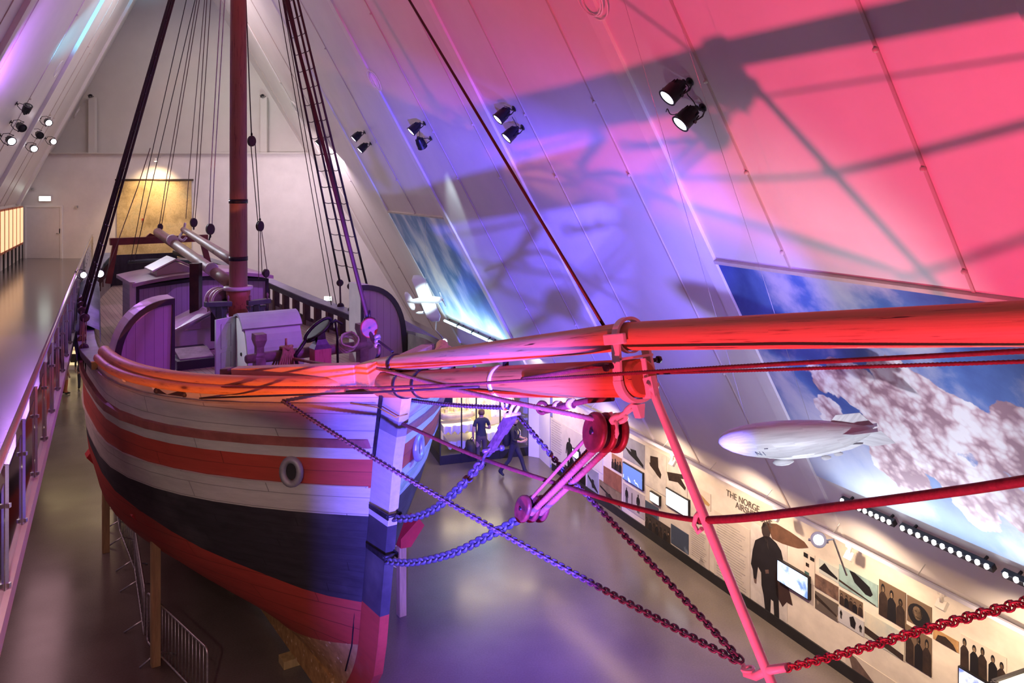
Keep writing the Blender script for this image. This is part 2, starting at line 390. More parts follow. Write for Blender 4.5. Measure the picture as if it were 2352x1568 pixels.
# left roof and left knee wall on the gallery
def RLab(a, b_, off=0.0): return RDG-UL*a+EL*b_+NLF*off
bl = (20.8-7.66)/(-EL.z)
m = MB(); roofquad(m, -1.2, 45, -.2, bl, 0, -.25, RLab); struct(m.obj('ceiling', m_roof))
kw = RLab(0, bl); kw.z = 0
m = MB(); m.prism([kw+UL*1+V((0, 0, GZ)), kw-UL*44+V((0, 0, GZ)), kw-UL*44+V((0, 0, 7.7)), kw+UL*1+V((0, 0, 7.7))], (-.2, -.05, 0)); struct(m.obj('wall_left', m_wall))
for px, py in ((30, 0), (88, 0), (160, 60), (210, 90), (262, 20)):
    d = (RL(px, py)-RDG).dot(-UL)/1.0
    a_ = None
    # solve a along -UL for that roof point
    q = RL(px, py)-RDG; den = 1-(UL.dot(EL))**2; a_ = ((-q.dot(UL))+q.dot(EL)*UL.dot(EL))/den
    m = MB(); roofquad(m, a_-.02, a_+.02, 0, bl, 0, .018, RLab)
    for bb in (5, 8, 11): m.ball(RLab(a_, bb, .03), .035, n=5)
    struct(m.obj('trim_8', m_seam))
for px, py, wd in ((300, 0, .26), (232, 0, .14), (60, 0, .16)):
    q = RL(px, py)-RDG; den = 1-(UL.dot(EL))**2; a_ = ((-q.dot(UL))+q.dot(EL)*UL.dot(EL))/den
    m = MB(); roofquad(m, a_-wd, a_+wd, 0, bl, 0, .12, RLab); struct(m.obj('trim_9', m_rib))
# door in the end wall
def EWP(px, py, off=0.0): return P(px, py, YE-off)
d0, d1 = EWP(63, 593), EWP(140, 476); dz0 = GZ
m = MB(); m.box(((d0.x+d1.x)/2, YE-.02, (dz0+d1.z)/2), d1.x-d0.x, .05, d1.z-dz0, bev=.008); dr = struct(m.obj('door_1', M('door_white', (.70, .66, .64), .4, var=.02)))
m = MB()
for x0, x1, z0, z1 in ((d0.x-.09, d0.x, dz0, d1.z+.09), (d1.x, d1.x+.09, dz0, d1.z+.09), (d0.x, d1.x, d1.z, d1.z+.09)): m.box(((x0+x1)/2, YE-.03, (z0+z1)/2), x1-x0, .08, z1-z0)
m.obj('door_frame', m_rib, dr)
q = EWP(136, 536, .08); m = MB(); m.tube([q+V((0, .06, 0)), q, q+V((-.14, 0, 0))], .016, 6); m.box(q+V((0, .05, .12)), .05, .03, .2); m.obj('door_handle', m_metal, dr)
# small things on the end wall
def exit_sign(px0, py0, px1, py1, Y, label):
    a, c = P(px0, py1, Y), P(px1, py0, Y); r = root('exit_sign', ((a.x+c.x)/2, Y, a.z), label, 'exit sign', None)
    m = MB(); m.box(((a.x+c.x)/2, Y+.04, (a.z+c.z)/2), c.x-a.x, .08, c.z-a.z, bev=.01); m.obj('housing', m_rib, r)
    m = MB(); m.box(((a.x+c.x)/2, Y-.012, (a.z+c.z)/2), (c.x-a.x)*.92, .02, (c.z-a.z)*.8); m.obj('lit_face', EMIT('exit_glow', (.86, 1, .9), 6), r)
exit_sign(89, 450, 117, 462, YE-.1, 'glowing white exit sign on the wall above the white door')
exit_sign(744, 680, 762, 691, YE-.1, 'glowing white exit sign low on the end wall beside the rigging')
for px, py, lab in ((76, 434, 'small grey sensor on the end wall above the exit sign'), (176, 475, 'small grey button box on the end wall right of the door')):
    q = EWP(px, py); m = MB(); m.box(q+V((0, -.04, 0)), .11, .08, .11, bev=.015); m.lathe(q+V((0, -.08, 0)), (0, -1, 0), [(0, .03), (.02, .03), (.025, .001)], 10)
    tag(m.obj('wall_sensor', m_metal), lab, 'sensor')
# the old chart on the end wall
q0, q1 = EWP(270, 590), EWP(441, 413)
mm, nt, b = _nt('parchment'); tc = N(nt, 'ShaderNodeTexCoord')
n1 = N(nt, 'ShaderNodeTexNoise', i_Scale=.9, i_Detail=7.0, i_Roughness=.62); lk(nt, tc.outputs['Object'], n1.inputs['Vector'])
n2 = N(nt, 'ShaderNodeTexNoise', i_Scale=3.5, i_Detail=8.0, i_Roughness=.7); lk(nt, tc.outputs['Object'], n2.inputs['Vector'])
c = RAMP(nt, n1.outputs[0], [(.35, (.36, .26, .12)), (.52, (.62, .47, .24)), (.66, (.50, .42, .24)), (.72, (.30, .30, .22))])
ln = RAMP(nt, n2.outputs[0], [(.485, (1, 1, 1)), (.5, (.55, .5, .42)), (.515, (1, 1, 1))]); c = MIX(nt, .8, c, ln, 'MULTIPLY')
lk(nt, c, b.inputs['Base Color']); b.inputs['Roughness'].default_value = .7
r = root('wall_chart', ((q0.x+q1.x)/2, YE-.05, q0.z), 'large yellowed old chart hanging from a wooden rod on the end wall', 'map')
m = MB()
nx, nz = 10, 14
g = [[V((lerp(q0.x, q1.x, i/nx), YE-.05-.02*math.sin(i*.9+j*.3), lerp(q0.z, q1.z, j/nz))) for i in range(nx+1)] for j in range(nz+1)]
vv = [[m.bm.verts.new(p) for p in row] for row in g]
for j in range(nz):
    for i in range(nx): m.face([vv[j][i], vv[j][i+1], vv[j+1][i+1], vv[j+1][i]], smooth=True)
m.obj('sheet', mm, r)
m = MB(); m.tube([V((q0.x-.08, YE-.05, q1.z)), V((q1.x+.08, YE-.05, q1.z))], .045, 8); m.obj('top_rod', M('dark_rod', (.07, .045, .03), .5), r)
m = MB(); q = EWP(328, 504, .075); m.lathe(q, (0, -1, 0), [(0, .06), (.01, .06)], 10); m.obj('seal', M('seal_red', (.5, .06, .04), .5), r)
# warm picture lamp above the chart
q = EWP(357, 366, .55); r = root('picture_lamp', q, 'small picture lamp glowing on an arm above the yellowed chart', 'lamp')
m = MB(); m.tube([q+V((0, .55, .12)), q+V((0, .1, .12)), q], .015, 6); m.obj('arm', m_metal, r)
m = MB(); m.lathe(q+V((0, 0, .05)), (0, .25, -1), [(0, .03), (.03, .06), (.12, .075)], 12); m.obj('housing', m_rib, r)
m = MB(); m.lathe(q+V((0, .032, -.075)), (0, .25, -1), [(0, .07), (.012, .05)], 12); m.obj('bulb', EMIT('warm_bulb', (1, .8, .55), 12), r)
spot('picture_lamp_light', q+V((0, -.9, .25)), EWP(352, 480), (1, .70, .36), 800, 85, .9, .1)
# ------------------------------------------------------------------ gallery railing
m_glass, nt, b = _nt('balustrade_glass')
tr = N(nt, 'ShaderNodeBsdfTransparent'); tr.inputs[0].default_value = (.62, .58, .66, 1)
gl = N(nt, 'ShaderNodeBsdfGlossy'); gl.inputs['Roughness'].default_value = .06; gl.inputs[0].default_value = (.9, .9, .95, 1)
fr = N(nt, 'ShaderNodeFresnel', i_IOR=1.55); fc = MATH(nt, 'ADD', MATH(nt, 'MULTIPLY', fr.outputs[0], 1.0), .22, clamp=True)
mx = N(nt, 'ShaderNodeMixShader'); lk(nt, fc, mx.inputs[0]); lk(nt, tr.outputs[0], mx.inputs[1]); lk(nt, gl.outputs[0], mx.inputs[2])
lk(nt, mx.outputs[0], nt.nodes['Material Output'].inputs[0])
r = root('gallery_railing', GE(20)+V((0, 0, GZ)), 'long steel railing with glass panels along the edge of the upper gallery', 'railing')
ys = [5.5+1.32*i for i in range(25)]
RT_H = 1.12
m_rail = M('brushed_rail', (.60, .58, .60), .28, .9, var=.06, scale=30, stretch=(1, 1, 12))
for i, Y in enumerate(ys):
    p = GE(Y, .03)
    m = MB(); m.box(p+V((.02, 0, GZ+.48)), .065, .05, 1.2); m.box(p+V((0, 0, GZ+1.06)), .03, .03, .1)
    for zz in (-.06, .1, .75): m.box(p+V((.05, 0, GZ+zz)), .06, .03, .035)
    m.obj('post', m_rail, r)
    if i+1 < len(ys):
        q = GE(ys[i+1], .03); d = (q-p).normalized()
        m = MB(); m.prism([p+d*.07+V((.02, 0, GZ+.03)), q-d*.07+V((.02, 0, GZ+.03)), q-d*.07+V((.02, 0, GZ+.95)), p+d*.07+V((.02, 0, GZ+.95))], (.012, .006, 0)); m.obj('glass_panel', m_glass, r)
m = MB(); m.tube([GE(4.9, .03)+V((0, 0, GZ+RT_H)), GE(YE-.4, .03)+V((0, 0, GZ+RT_H))], .035, 10); m.obj('handrail', m_rail, r)
m = MB()
for zz in (.22, .6): m.tube([GE(4.9, .08)+V((0, 0, GZ+zz)), GE(YE-.4, .08)+V((0, 0, GZ+zz))], .012, 6)
m.obj('wire_line', m_rail, r)
# warm-lit frames on the gallery's far left wall
r = root('gallery_display', kw-UL*9+V((.3, 0, GZ)), 'row of warm lit frames on black legs along the left gallery wall', 'display case')
for i in range(9):
    c0 = kw-UL*(1.6+1.15*i)+V((.16, .05, 0)); c1 = c0-UL*1.0
    m = MB(); m.prism([c0+V((0, 0, GZ+.75)), c1+V((0, 0, GZ+.75)), c1+V((0, 0, GZ+2.45)), c0+V((0, 0, GZ+2.45))], (.07, .03, 0)); m.obj('frame', M('orange_frame', (.45, .13, .05), .5), r)
    m = MB(); o = V((.075, .033, 0)); m.prism([c0-UL*.08+o+V((0, 0, GZ+.85)), c1+UL*.08+o+V((0, 0, GZ+.85)), c1+UL*.08+o+V((0, 0, GZ+2.38)), c0-UL*.08+o+V((0, 0, GZ+2.38))], (.01, .004, 0)); m.obj('lit_panel', EMIT('lit_paper', (1, .60, .32), 1.1), r)
    for c_ in (c0, c1):
        m = MB(); m.beam(c_+V((.05, .02, GZ)), c_+V((.05, .02, GZ+.78)), .035, .035); m.obj('leg', m_blackmetal, r)
# rooms under the gallery: lit picture panels on the lower end wall
m_cream = EMIT('lit_cream', (1, .78, .42), .9)  # glow stands in for the warm lamplight falling on these panels
for i, (x0, x1, y0, y1) in enumerate(((163, 205, 742, 766), (160, 204, 778, 800), (157, 200, 806, 838), (172, 206, 712, 734), (136, 156, 800, 840))):
    a, c = EWP(x0, y1, .06), EWP(x1, y0, .06)
    r = root('lit_panel', ((a.x+c.x)/2, a.y, a.z), ['upper cream lit panel with dark pictures at the far end under the gallery', 'middle cream lit panel with dark pictures under the gallery', 'lowest cream lit panel with orange pictures under the gallery', 'topmost plain cream lit panel under the gallery end', 'narrow cream lit panel at the left under the gallery'][i], 'lit panel')
    m = MB(); m.box(((a.x+c.x)/2, YE-.04, (a.z+c.z)/2), c.x-a.x, .06, c.z-a.z); m.obj('glow_sheet', m_cream, r)
    if i != 3:
        for j in range(2):
            m = MB(); xx = lerp(a.x, c.x, .28+.45*j); m.box((xx, YE-.085, (a.z+c.z)/2), (c.x-a.x)*.3, .03, (c.z-a.z)*.6); m.obj('picture', M(('dark_pic', 'orange_pic')[(i+j) % 2 if i == 2 else 0], ((.06, .045, .03), (.5, .22, .06))[(i+j) % 2 if i == 2 else 0], .5, var=.3, scale=6), r)
area('under_gallery_lamp', (-17, 33, 4.4), (-15.5, 34, 0), (1, .74, .38), 60, 5, 3)
# ================================================================== the ship
ZK = .5
def sstem(z):
    q = max(0, min(1, (5.7-z)/5.2)); return .95*q+11*max(0, q-.78)**2-.12*max(0, min(1, z-4.6))
def zr(s): return itp(s, [0, 1, 2, 4, 6, 7.4, 8, 9, 10, 12, 14, 17, 19], [5.52, 5.47, 5.42, 5.38, 5.3, 5.26, 5.36, 5.42, 5.48, 5.66, 5.86, 6.1, 6.3])
def half(s, z):
    h = max(0, min(1.05, (z-ZK)/(5.35-ZK)))
    Wm = itp(h, [0, .1, .2, .3, .4, .55, .75, 1.05], [.12, 1.1, 1.9, 2.4, 2.7, 2.88, 2.97, 2.95])
    Le = itp(h, [0, .2, .4, .6, .8, 1.05], [8.5, 7, 6, 5.6, 5.3, 5.2]); p = itp(h, [0, .3, .6, 1], [1.5, 1.8, 2.2, 2.6])
    t = (s-sstem(z))/Le
    if t <= 0: return 0.0
    f = 1-(1-t)**p if t < 1 else 1.0
    A = itp(s, [7, 8, 9, 10, 12, 14, 17, 19], [1, .99, .955, .91, .83, .75, .55, .35]); k = itp(h, [0, .3, .6, 1], [3, 2, 1.25, 1])
    return Wm*f*A**k
def zh(s): return zr(s)-itp(s, [7.2, 8.2], [0, .58])           # top of the planking
def zd(s): return itp(s, [0, 3, 5, 9, 14, 19], [5.02, 4.92, 4.78, 4.76, 4.9, 5.2])   # deck
def zblk(s): return itp(s, [.7, 1.6, 2.5, 3.4, 4, 5.7, 8], [2.25, 2.46, 2.65, 2.93, 3.08, 3.36, 3.45])
ship = root('sailing_ship', S(9, 0, 0), 'old wooden sailing ship with grey, red and black striped hull standing on the museum floor', 'ship')
def paint(name, col, lines=.23, var=.10, rough=.5, stain=(.3, .27, .24), stain_amt=.35, special=None):
    m, nt, b = _nt(name); tc = N(nt, 'ShaderNodeTexCoord'); sx = N(nt, 'ShaderNodeSeparateXYZ'); lk(nt, tc.outputs['UV'], sx.inputs[0])
    mp = N(nt, 'ShaderNodeMapping'); mp.inputs['Scale'].default_value = (1.2, 5, 1); lk(nt, tc.outputs['UV'], mp.inputs[0])
    nz = N(nt, 'ShaderNodeTexNoise', i_Scale=1.6, i_Detail=7.0, i_Roughness=.7); lk(nt, mp.outputs[0], nz.inputs['Vector'])
    n2 = N(nt, 'ShaderNodeTexNoise', i_Scale=.9, i_Detail=5.0); lk(nt, tc.outputs['Object'], n2.inputs['Vector'])
    c = RAMP(nt, nz.outputs[0], [(.3, tuple(x*(1-2*var) for x in col)), (.55, col), (.75, tuple(min(1, x*(1+var)) for x in col))])
    st = RAMP(nt, n2.outputs[0], [(.50, (0, 0, 0)), (.72, (stain_amt,)*3)]); c = MIX(nt, st, c, stain)
    fr = MATH(nt, 'FRACT', MATH(nt, 'DIVIDE', sx.outputs[1], lines)); g = MATH(nt, 'LESS_THAN', fr, .045)
    bt = MATH(nt, 'ADD', MATH(nt, 'DIVIDE', sx.outputs[0], 3.1), MATH(nt, 'MULTIPLY', MATH(nt, 'FLOOR', MATH(nt, 'DIVIDE', sx.outputs[1], lines)), .37))
    g2 = MATH(nt, 'LESS_THAN', MATH(nt, 'FRACT', bt), .004); g = MATH(nt, 'MAXIMUM', g, g2)
    c = MIX(nt, MATH(nt, 'MULTIPLY', g, .7), c, tuple(x*.25 for x in col))
    if special: c = special(nt, tc, c)
    lk(nt, c, b.inputs['Base Color']); b.inputs['Roughness'].default_value = rough
    bp = N(nt, 'ShaderNodeBump', i_Strength=.3, i_Distance=.01); lk(nt, MATH(nt, 'SUBTRACT', nz.outputs[0], g), bp.inputs['Height']); lk(nt, bp.outputs[0], b.inputs['Normal'])
    return m
def bare(nt, tc, c):     # planking scraped to bare timber on the forefoot
    d = N(nt, 'ShaderNodeVectorMath', operation='DOT_PRODUCT'); d.inputs[1].default_value = AX; lk(nt, tc.outputs['Object'], d.inputs[0])
    sx = N(nt, 'ShaderNodeSeparateXYZ'); lk(nt, tc.outputs['Object'], sx.inputs[0])
    t = MATH(nt, 'ADD', sx.outputs[2], MATH(nt, 'MULTIPLY', d.outputs['Value'], .27)); k = MATH(nt, 'LESS_THAN', t, 1.76)
    nz = N(nt, 'ShaderNodeTexNoise', i_Scale=9.0, i_Detail=4.0); lk(nt, tc.outputs['Object'], nz.inputs['Vector'])
    vo = N(nt, 'ShaderNodeTexVoronoi', i_Scale=7.0); lk(nt, tc.outputs['Object'], vo.inputs['Vector'])
    tim = RAMP(nt, nz.outputs[0], [(.3, (.30, .15, .05)), (.7, (.50, .28, .11))])
    dots = RAMP(nt, vo.outputs['Distance'], [(.16, (.8, .7, .62)), (.2, (0, 0, 0))])
    return MIX(nt, k, c, MIX(nt, .35, tim, dots, 'ADD'))
p_white = paint('hull_grey_white', (.50, .47, .43), .26); p_red = paint('hull_red', (.42, .055, .035), .215, stain=(.2, .05, .03), stain_amt=.3)
p_black = paint('hull_black', (.030, .026, .032), .13, var=.25, rough=.6, stain=(.11, .10, .11), stain_amt=.5)
p_anti = paint('hull_bottom_red', (.40, .045, .03), .3, stain=(.25, .09, .05), stain_amt=.45, rough=.62, special=bare)
lv = [lambda s: zh(s), lambda s: lerp(zh(s), 4.82, .5), lambda s: 4.82, lambda s: 4.5, lambda s: 4.28, lambda s: 4.06, lambda s: 3.84, lambda s: 3.62]
lv += [lambda s, k=k: lerp(3.62, zblk(s), k/3) for k in (1, 2, 3)] + [lambda s, k=k: lerp(zblk(s), ZK, k/10) for k in range(1, 11)]
lm = [0, 0, 0, 1, 1, 0, 0, 2, 2, 2]+[3]*10
ts = [0, .01, .025, .045, .07, .1, .13, .16, .2, .24, .28, .32, .36, .4, .44, .48, .53, .58, .64, .7, .76, .82, .88, .94, 1]
def hullpt(t, j, sd, off=0.0):
    z = lv[j](t*19); s0 = sstem(z); s = s0+t*(19-s0); return S(s, sd*(half(s, z)+off+.06+(.07*min(1, half(s, z)*4) if sd > 0 else 0)), z), s, z
m = MB()
for sd in (-1, 1):
    g = [[hullpt(t, j, sd) for t in ts] for j in range(len(lv))]; vs = [[m.bm.verts.new(p[0]) for p in row] for row in g]
    for j in range(len(lv)-1):
        m.mi = lm[j]
        for i in range(len(ts)-1):
            uv = [(g[a][b_][1], g[a][b_][2]) for a, b_ in ((j, i), (j, i+1), (j+1, i+1), (j+1, i))]
            m.face([vs[j][i], vs[j][i+1], vs[j+1][i+1], vs[j+1][i]], uv, True)
m.obj('hull_planking', [p_white, p_red, p_black, p_anti], ship, origin=S(0, 0, 0))
# rubbing wale, mouldings, inner bulwark, stern transom
def strake(name, z0f, z1f, off, mat, s1=19, parent=ship):
    for sd in (-1, 1):
        m = MB(); prev = None; rs = []
        for t in ts:
            s = t*s1; z0, z1 = z0f(s), z1f(s); 
            s_ = max(s, sstem(z0)+.02); k_ = .07 if sd > 0 else 0; w0 = half(s_, z0)+.06; w1 = half(s_, z1)+.06; w0 += k_*min(1, w0*4); w1 += k_*min(1, w1*4)
            rs.append([S(s_, sd*(w1-.03), z1), S(s_, sd*(w1+off), z1-.01), S(s_, sd*(w0+off), z0+.01), S(s_, sd*(w0-.03), z0)])
        m.rings(rs, True, True, False); m.obj(name, mat, parent)
strake('wale', lambda s: 4.67, lambda s: 4.82, .07, M('wale_red', (.30, .09, .075), .55, var=.15, scale=3))
strake('moulding', lambda s: 4.05, lambda s: 4.09, .03, p_white)
strake('moulding', lambda s: zr(s)-.17, lambda s: zr(s)-.12, .03, M('moulding_grey', (.33, .31, .29), .5), s1=7.4)
m_in = M('bulwark_inner_paint', (.30, .27, .25), .5, var=.15)
for sd in (-1, 1):
    m = MB(); rs = []
    for i in range(40):
        s = .35+i*.47; w_ = max(.03, half(s, 5.1)-.08); rs.append([S(s, sd*w_, zd(s)-.03), S(s, sd*w_, zh(s))])
    m.rings(rs, False, False, False); m.obj('bulwark_inner', m_in, ship)
m = MB(); rs = []
st_z = [6.2-.3*i for i in range(19)]
m.prism([S(19, -half(19, z)-.06, z) for z in st_z]+[S(19, half(19, z)+.06, z) for z in st_z[::-1]], AX*.06); m.obj('transom', p_black, ship)
# deck
m_deck = planks('deck_planks', (.40, .29, .24), 'y', .115, .10, .14, .45)
m = MB(); rs = []
for i in range(44):
    s = .3+i*.435; w_ = max(.02, half(s, 5.0)-.07); rs.append((s, w_))
for (s0, w0), (s1, w1) in zip(rs, rs[1:]):
    m.quad(S(s0, -w0, zd(s0)), S(s0, w0, zd(s0)), S(s1, w1, zd(s1)), S(s1, -w1, zd(s1)), [(s0, -w0), (s0, w0), (s1, w1), (s1, -w1)])
m.obj('deck', m_deck, ship)
# cap rail aft and stanchions
m_railg = M('rail_dark_green', (.055, .075, .065), .4, var=.2); m_railtop = M('rail_top_lit', (.30, .32, .36), .4, var=.1)  # paler bluish rail top: blue-violet light put into its colour
for sd in (-1, 1):
    m = MB(); rs = []
    for i in range(30):
        s = 5.6+i*.455; w_ = half(s, 5.1); z = zr(s); rs.append([S(s, sd*(w_-.16), z-.13), S(s, sd*(w_-.16), z), S(s, sd*(w_+.16), z), S(s, sd*(w_+.16), z-.13)])
    m.rings(rs, True, True, False); m.obj('cap_rail', [m_railg], ship)
    m = MB(); rs = []
    for i in range(30):
        s = 5.6+i*.455; w_ = half(s, 5.1); z = zr(s)+.012; rs.append([S(s, sd*(w_-.15), z-.01), S(s, sd*(w_-.15), z+.01), S(s, sd*(w_+.17), z+.01), S(s, sd*(w_+.17), z-.01)])
    m.rings(rs, True, True, False); m.obj('rail_top', m_railtop, ship)
    for i in range(17):
        s = 8.0+i*.62; w_ = half(s, 5.1)-.02
        m = MB(); m.box(S(s, sd*w_, (zh(s)+zr(s))/2-.1), .17, .15, zr(s)-zh(s)+.15, AX, RT); m.obj('stanchion', M('stanchion_brown', (.14, .075, .05), .55, var=.2), ship)
# bluish cloth cover draped over the left rail aft
m = MB(); rs = []
for i in range(14):
    s = 8.6+i*.42; w_ = half(s, 5.1); z = zr(s)+.05*math.sin(i*1.9); rs.append([S(s, -(w_+.14+.03*math.sin(i*2.3)), z-.75-.06*math.sin(i*1.3)), S(s, -(w_+.22), z-.3), S(s, -(w_+.20), z+.03), S(s, -w_, z+.16+.03*math.sin(i*1.1)), S(s, -(w_-.25), z+.02), S(s, -(w_-.28), z-.4)])
m.rings(rs, False, False, True); m.obj('rail_cover', M('cover_cloth', (.20, .24, .30), .7, var=.15, scale=3), ship)
# keel and stem
m = MB(); m.prism([S(1.7, -.14, .14), S(19.2, -.14, .14), S(19.2, -.14, ZK+.1), S(1.7, -.14, ZK+.1)], RT*.28); m.obj('keel', p_anti, ship, origin=S(0, 0, 0))
m = MB()
zs = [5.66, 5.2, 4.7, 4.2, 3.66, 3.2, 2.7, 2.27, 1.8, 1.3, .9, .6, .3]
for i in range(len(zs)-1):
    za, zb = zs[i], zs[i+1]; m.mi = 0 if za > 3.7 else (1 if za > 2.3 else 2)
    q = lambda s, z, w_: S(sstem(z)+s, w_+.045, z)
    fw = lambda z: -.58+.12*max(0, 1.3-z)
    bw = .105
    A = [q(.10, za, -bw), q(fw(za), za, -.075), q(fw(za), za, .075), q(.10, za, bw)]; B = [q(.10, zb, -bw), q(fw(zb), zb, -.075), q(fw(zb), zb, .075), q(.10, zb, bw)]
    for k in range(3): m.quad(A[k], A[k+1], B[k+1], B[k], [(0, za), (.6, za), (.6, zb), (0, zb)])
    if i == 0: m.quad(*A)
    if i == len(zs)-2: m.quad(*B[::-1])
stem = m.obj('stem_post', [paint('stem_white', (.50, .47, .45), 5), paint('stem_black', (.045, .04, .048), 5), paint('stem_red', (.42, .05, .032), 5)], ship, recalc=True)
m_iron = M('wrought_iron', (.03, .026, .03), .45, .5, var=.3, scale=12); m_pinkiron = M('painted_iron_white', (.74, .70, .66), .42, var=.06)
for sd in (-1,):      # iron strap and joint on the side of the stem
    m = MB(); m.prism([S(-.15, -.105, 5.6), S(-.25, -.105, 5.6), S(.02, -.115, 4.55), S(.10, -.115, 4.55)], -RT*.02); m.obj('iron_strap', m_iron, ship)
    m = MB(); m.tube([S(sstem(z)+.10, -.115, z) for z in (5.45, 5, 4.5, 4, 3.5, 3, 2.5, 2, 1.5, 1)], .012, 5); m.obj('rabbet_seam', m_iron, ship)
m = MB(); zz = 5.36
m.tube([S(.2, -.42, zz+.02), S(-.1, -.12, zz-.02), S(-.6, -.085, zz-.05), S(-.6, .085, zz-.03), S(-.2, .16, zz+.03)], .012, 6); m.obj('stem_lashing', M('yellow_line', (.35, .24, .04), .6), ship)
for zz in (3.86, 3.25):     # shackle plates for the bobstays
    m = MB(); 
    for sd in (-1, 1): m.prism([S(sstem(zz)-.72, sd*.09, zz-.04), S(sstem(zz)-.1, sd*.10, zz-.06), S(sstem(zz)-.1, sd*.10, zz), S(sstem(zz)-.72, sd*.09, zz+.04)], RT*sd*.02)
    m.tube([S(sstem(zz)-.68, -.12, zz), S(sstem(zz)-.68, .12, zz)], .025, 8); m.obj('bobstay_plate', m_iron, ship)
# hawse rings and eye
m_ring = M('hawse_ring_lead', (.30, .29, .31), .45, .4, var=.15)
for sd in (-1, 1):
    for z, s in ((4.28, 1.02),):
        w_ = half(s, z)+(.15 if sd > 0 else .08); n = (S(s-.25, sd*half(s-.25, z), z)-S(s+.25, sd*half(s+.25, z), z)); nrm = V((-n.y, n.x, 0)).normalized()*(-1 if sd > 0 else 1)
        if nrm.dot(RT*sd) < 0: nrm = -nrm
        c = S(s, sd*w_, z); t = n.normalized(); m = MB(); m.tube([c+nrm*.03+t*math.cos(a)*.135+V((0, 0, 1))*math.sin(a)*.18 for a in [2*math.pi*k/20 for k in range(20)]], .055, 8, True)
        m.obj('hawse_ring', m_ring, ship); m = MB(); m.lathe(c+nrm*.008, nrm, [(0, .12), (.012, .12)], 16); m.obj('hawse_hole', m_black, ship)
c = hit(838, 970, S(.45, -.47, 5), RT*.8-AX*.55) ; m = MB(); m.tube([c+V((0, 0, 1))*math.sin(a)*.06+AX*math.cos(a)*.06 for a in [2*math.pi*k/14 for k in range(14)]], .016, 6, True); m.obj('eye_ring', m_iron, ship)
# log fenders lying on the bow rails
m_log = wood('orange_pine', (.68, .30, .10), (.38, .13, .04), (1.2, 9, 1), True, .5)
for sd in (-1, 1):
    for r_, dz, di, s1 in ((.115, .13, .12, 6.15), (.075, .045, -.01, 6.0)):
        s1 = s1 if sd < 0 else 2.6
        pts = []
        for i in range(26):
            s = .28+(s1-.28)*i/25; pts.append(S(s, sd*max(.1, half(s, 5.35)+.03-di), zr(s)+dz))
        m = MB(); m.tube(pts, [r_*(1 if 0 < i < 25 else .55) for i in range(26)], 12); m.obj('log_rail', m_log, ship)
m_oldwood = M('weathered_wood', (.20, .14, .11), .6, var=.25, scale=6, stretch=(1, 1, 4))
m_plank2 = wood('bow_chock_wood', (.52, .30, .2), (.30, .15, .09), (1.2, 9, 1), True, .5)
for sd in (-1, 1):
    a, b_ = S(1.75, sd*1.62, zr(1.7)+.17), S(.2, sd*.30, zr(.3)+.28)
    m = MB(); m.beam(a, b_, .20, .30, bev=.02); m.obj('bow_chock', m_plank2, ship)
    m = MB(); m.box(S(1.85, sd*1.72, zr(1.8)+.11), .14, .16, .40, (b_-a).normalized(), V((0, 0, 1)).cross(b_-a).normalized(), bev=.015); m.obj('chock_block', m_oldwood, ship)
    m = MB(); m.beam(S(.55, sd*.34, zr(.4)+.16), S(-.05, sd*.15, zr(.2)+.30), .26, .34, bev=.02); m.obj('knighthead', m_log, ship)
# curved wind shelters port and starboard
m_shw = M('shelter_white', (.66, .62, .60), .45, var=.04); m_shp = planks('shelter_boards', (.36, .28, .33), 'x', .155, .035, .05, .45); m_shb = M('shelter_black_trim', (.022, .018, .024), .45)
for sd in (-1, 1):
    wi, wo, z0, z1, s0 = 1.82, 2.86, zd(5.2)-.02, 6.44, 5.0
    prof = [(wi, z0), (wi, z1)]+[(wi+(wo-wi)*math.sin(a)**.9, z0+.2+(z1-z0-.2)*math.cos(a)**.75) for a in [math.pi/2*k/14 for k in range(1, 15)]]+[(wo, z0)]
    m = MB(); m.prism([S(s0+.05, sd*x, z) for x, z in prof], AX*.62); sh = m.obj('wind_shelter', m_shw, ship)
    m = MB(); o = [S(s0, sd*x, z) for x, z in prof]; ci = V(S(s0, sd*(wi+.42), z0+.5)); rs = []
    for p in o:
        d = (ci-p); d = d*(.115/max(d.length, .1)); rs.append([p-AX*.0+d*.0, p+d, p+d+AX*.06, p+AX*.06])
    m.rings(rs, True, True, False); m.obj('edge_trim', m_shb, sh)
    m = MB(); pr = [p+(ci-p)*(.10/max((ci-p).length, .1))+AX*.03 for p in o]; n = len(pr); vs = [m.bm.verts.new(p) for p in pr]
    m.face(vs, [((p-S(s0, 0, 0)).dot(RT), p.z) for p in pr]); m.obj('board_panel', m_shp, sh)
# companionway hood with its open door
m_hood = M('hood_grey_white', (.27, .26, .29), .42, var=.06, scale=2)
pf = [(5.6, 4.80), (5.6, 5.93), (5.42, 5.97)]+[(5.42-.62*math.sin(a), 4.80+1.17*math.cos(a)) for a in [math.pi/2*k/12 for k in range(1, 13)]]
m = MB(); m.prism([S(s, -.55, z) for s, z in pf], RT*1.08); hd = m.obj('companionway_hood', m_hood, ship)
m = MB(); pf2 = [(5.66, 5.95), (5.42, 6.01)]+[(5.42-.65*math.sin(a), 4.80+1.21*math.cos(a)) for a in [math.pi/2*k/12 for k in range(1, 6)]]
pf2 += [(s+.03, z-.05) for s, z in pf2[::-1]]; m.prism([S(s, -.60, z) for s, z in pf2], RT*1.17); m.obj('sliding_lid', m_hood, hd)
m = MB(); m.prism([S(s, -.555, z) for s, z in [(5.57, 4.82), (5.57, 5.9)]+[(5.42-.58*math.sin(a), 4.82+1.1*math.cos(a)) for a in [math.pi/2*k/10 for k in range(0, 11)]]], -RT*.012); m.obj('end_board', M('end_board_white', (.80, .78, .76), .4, var=.02), hd)
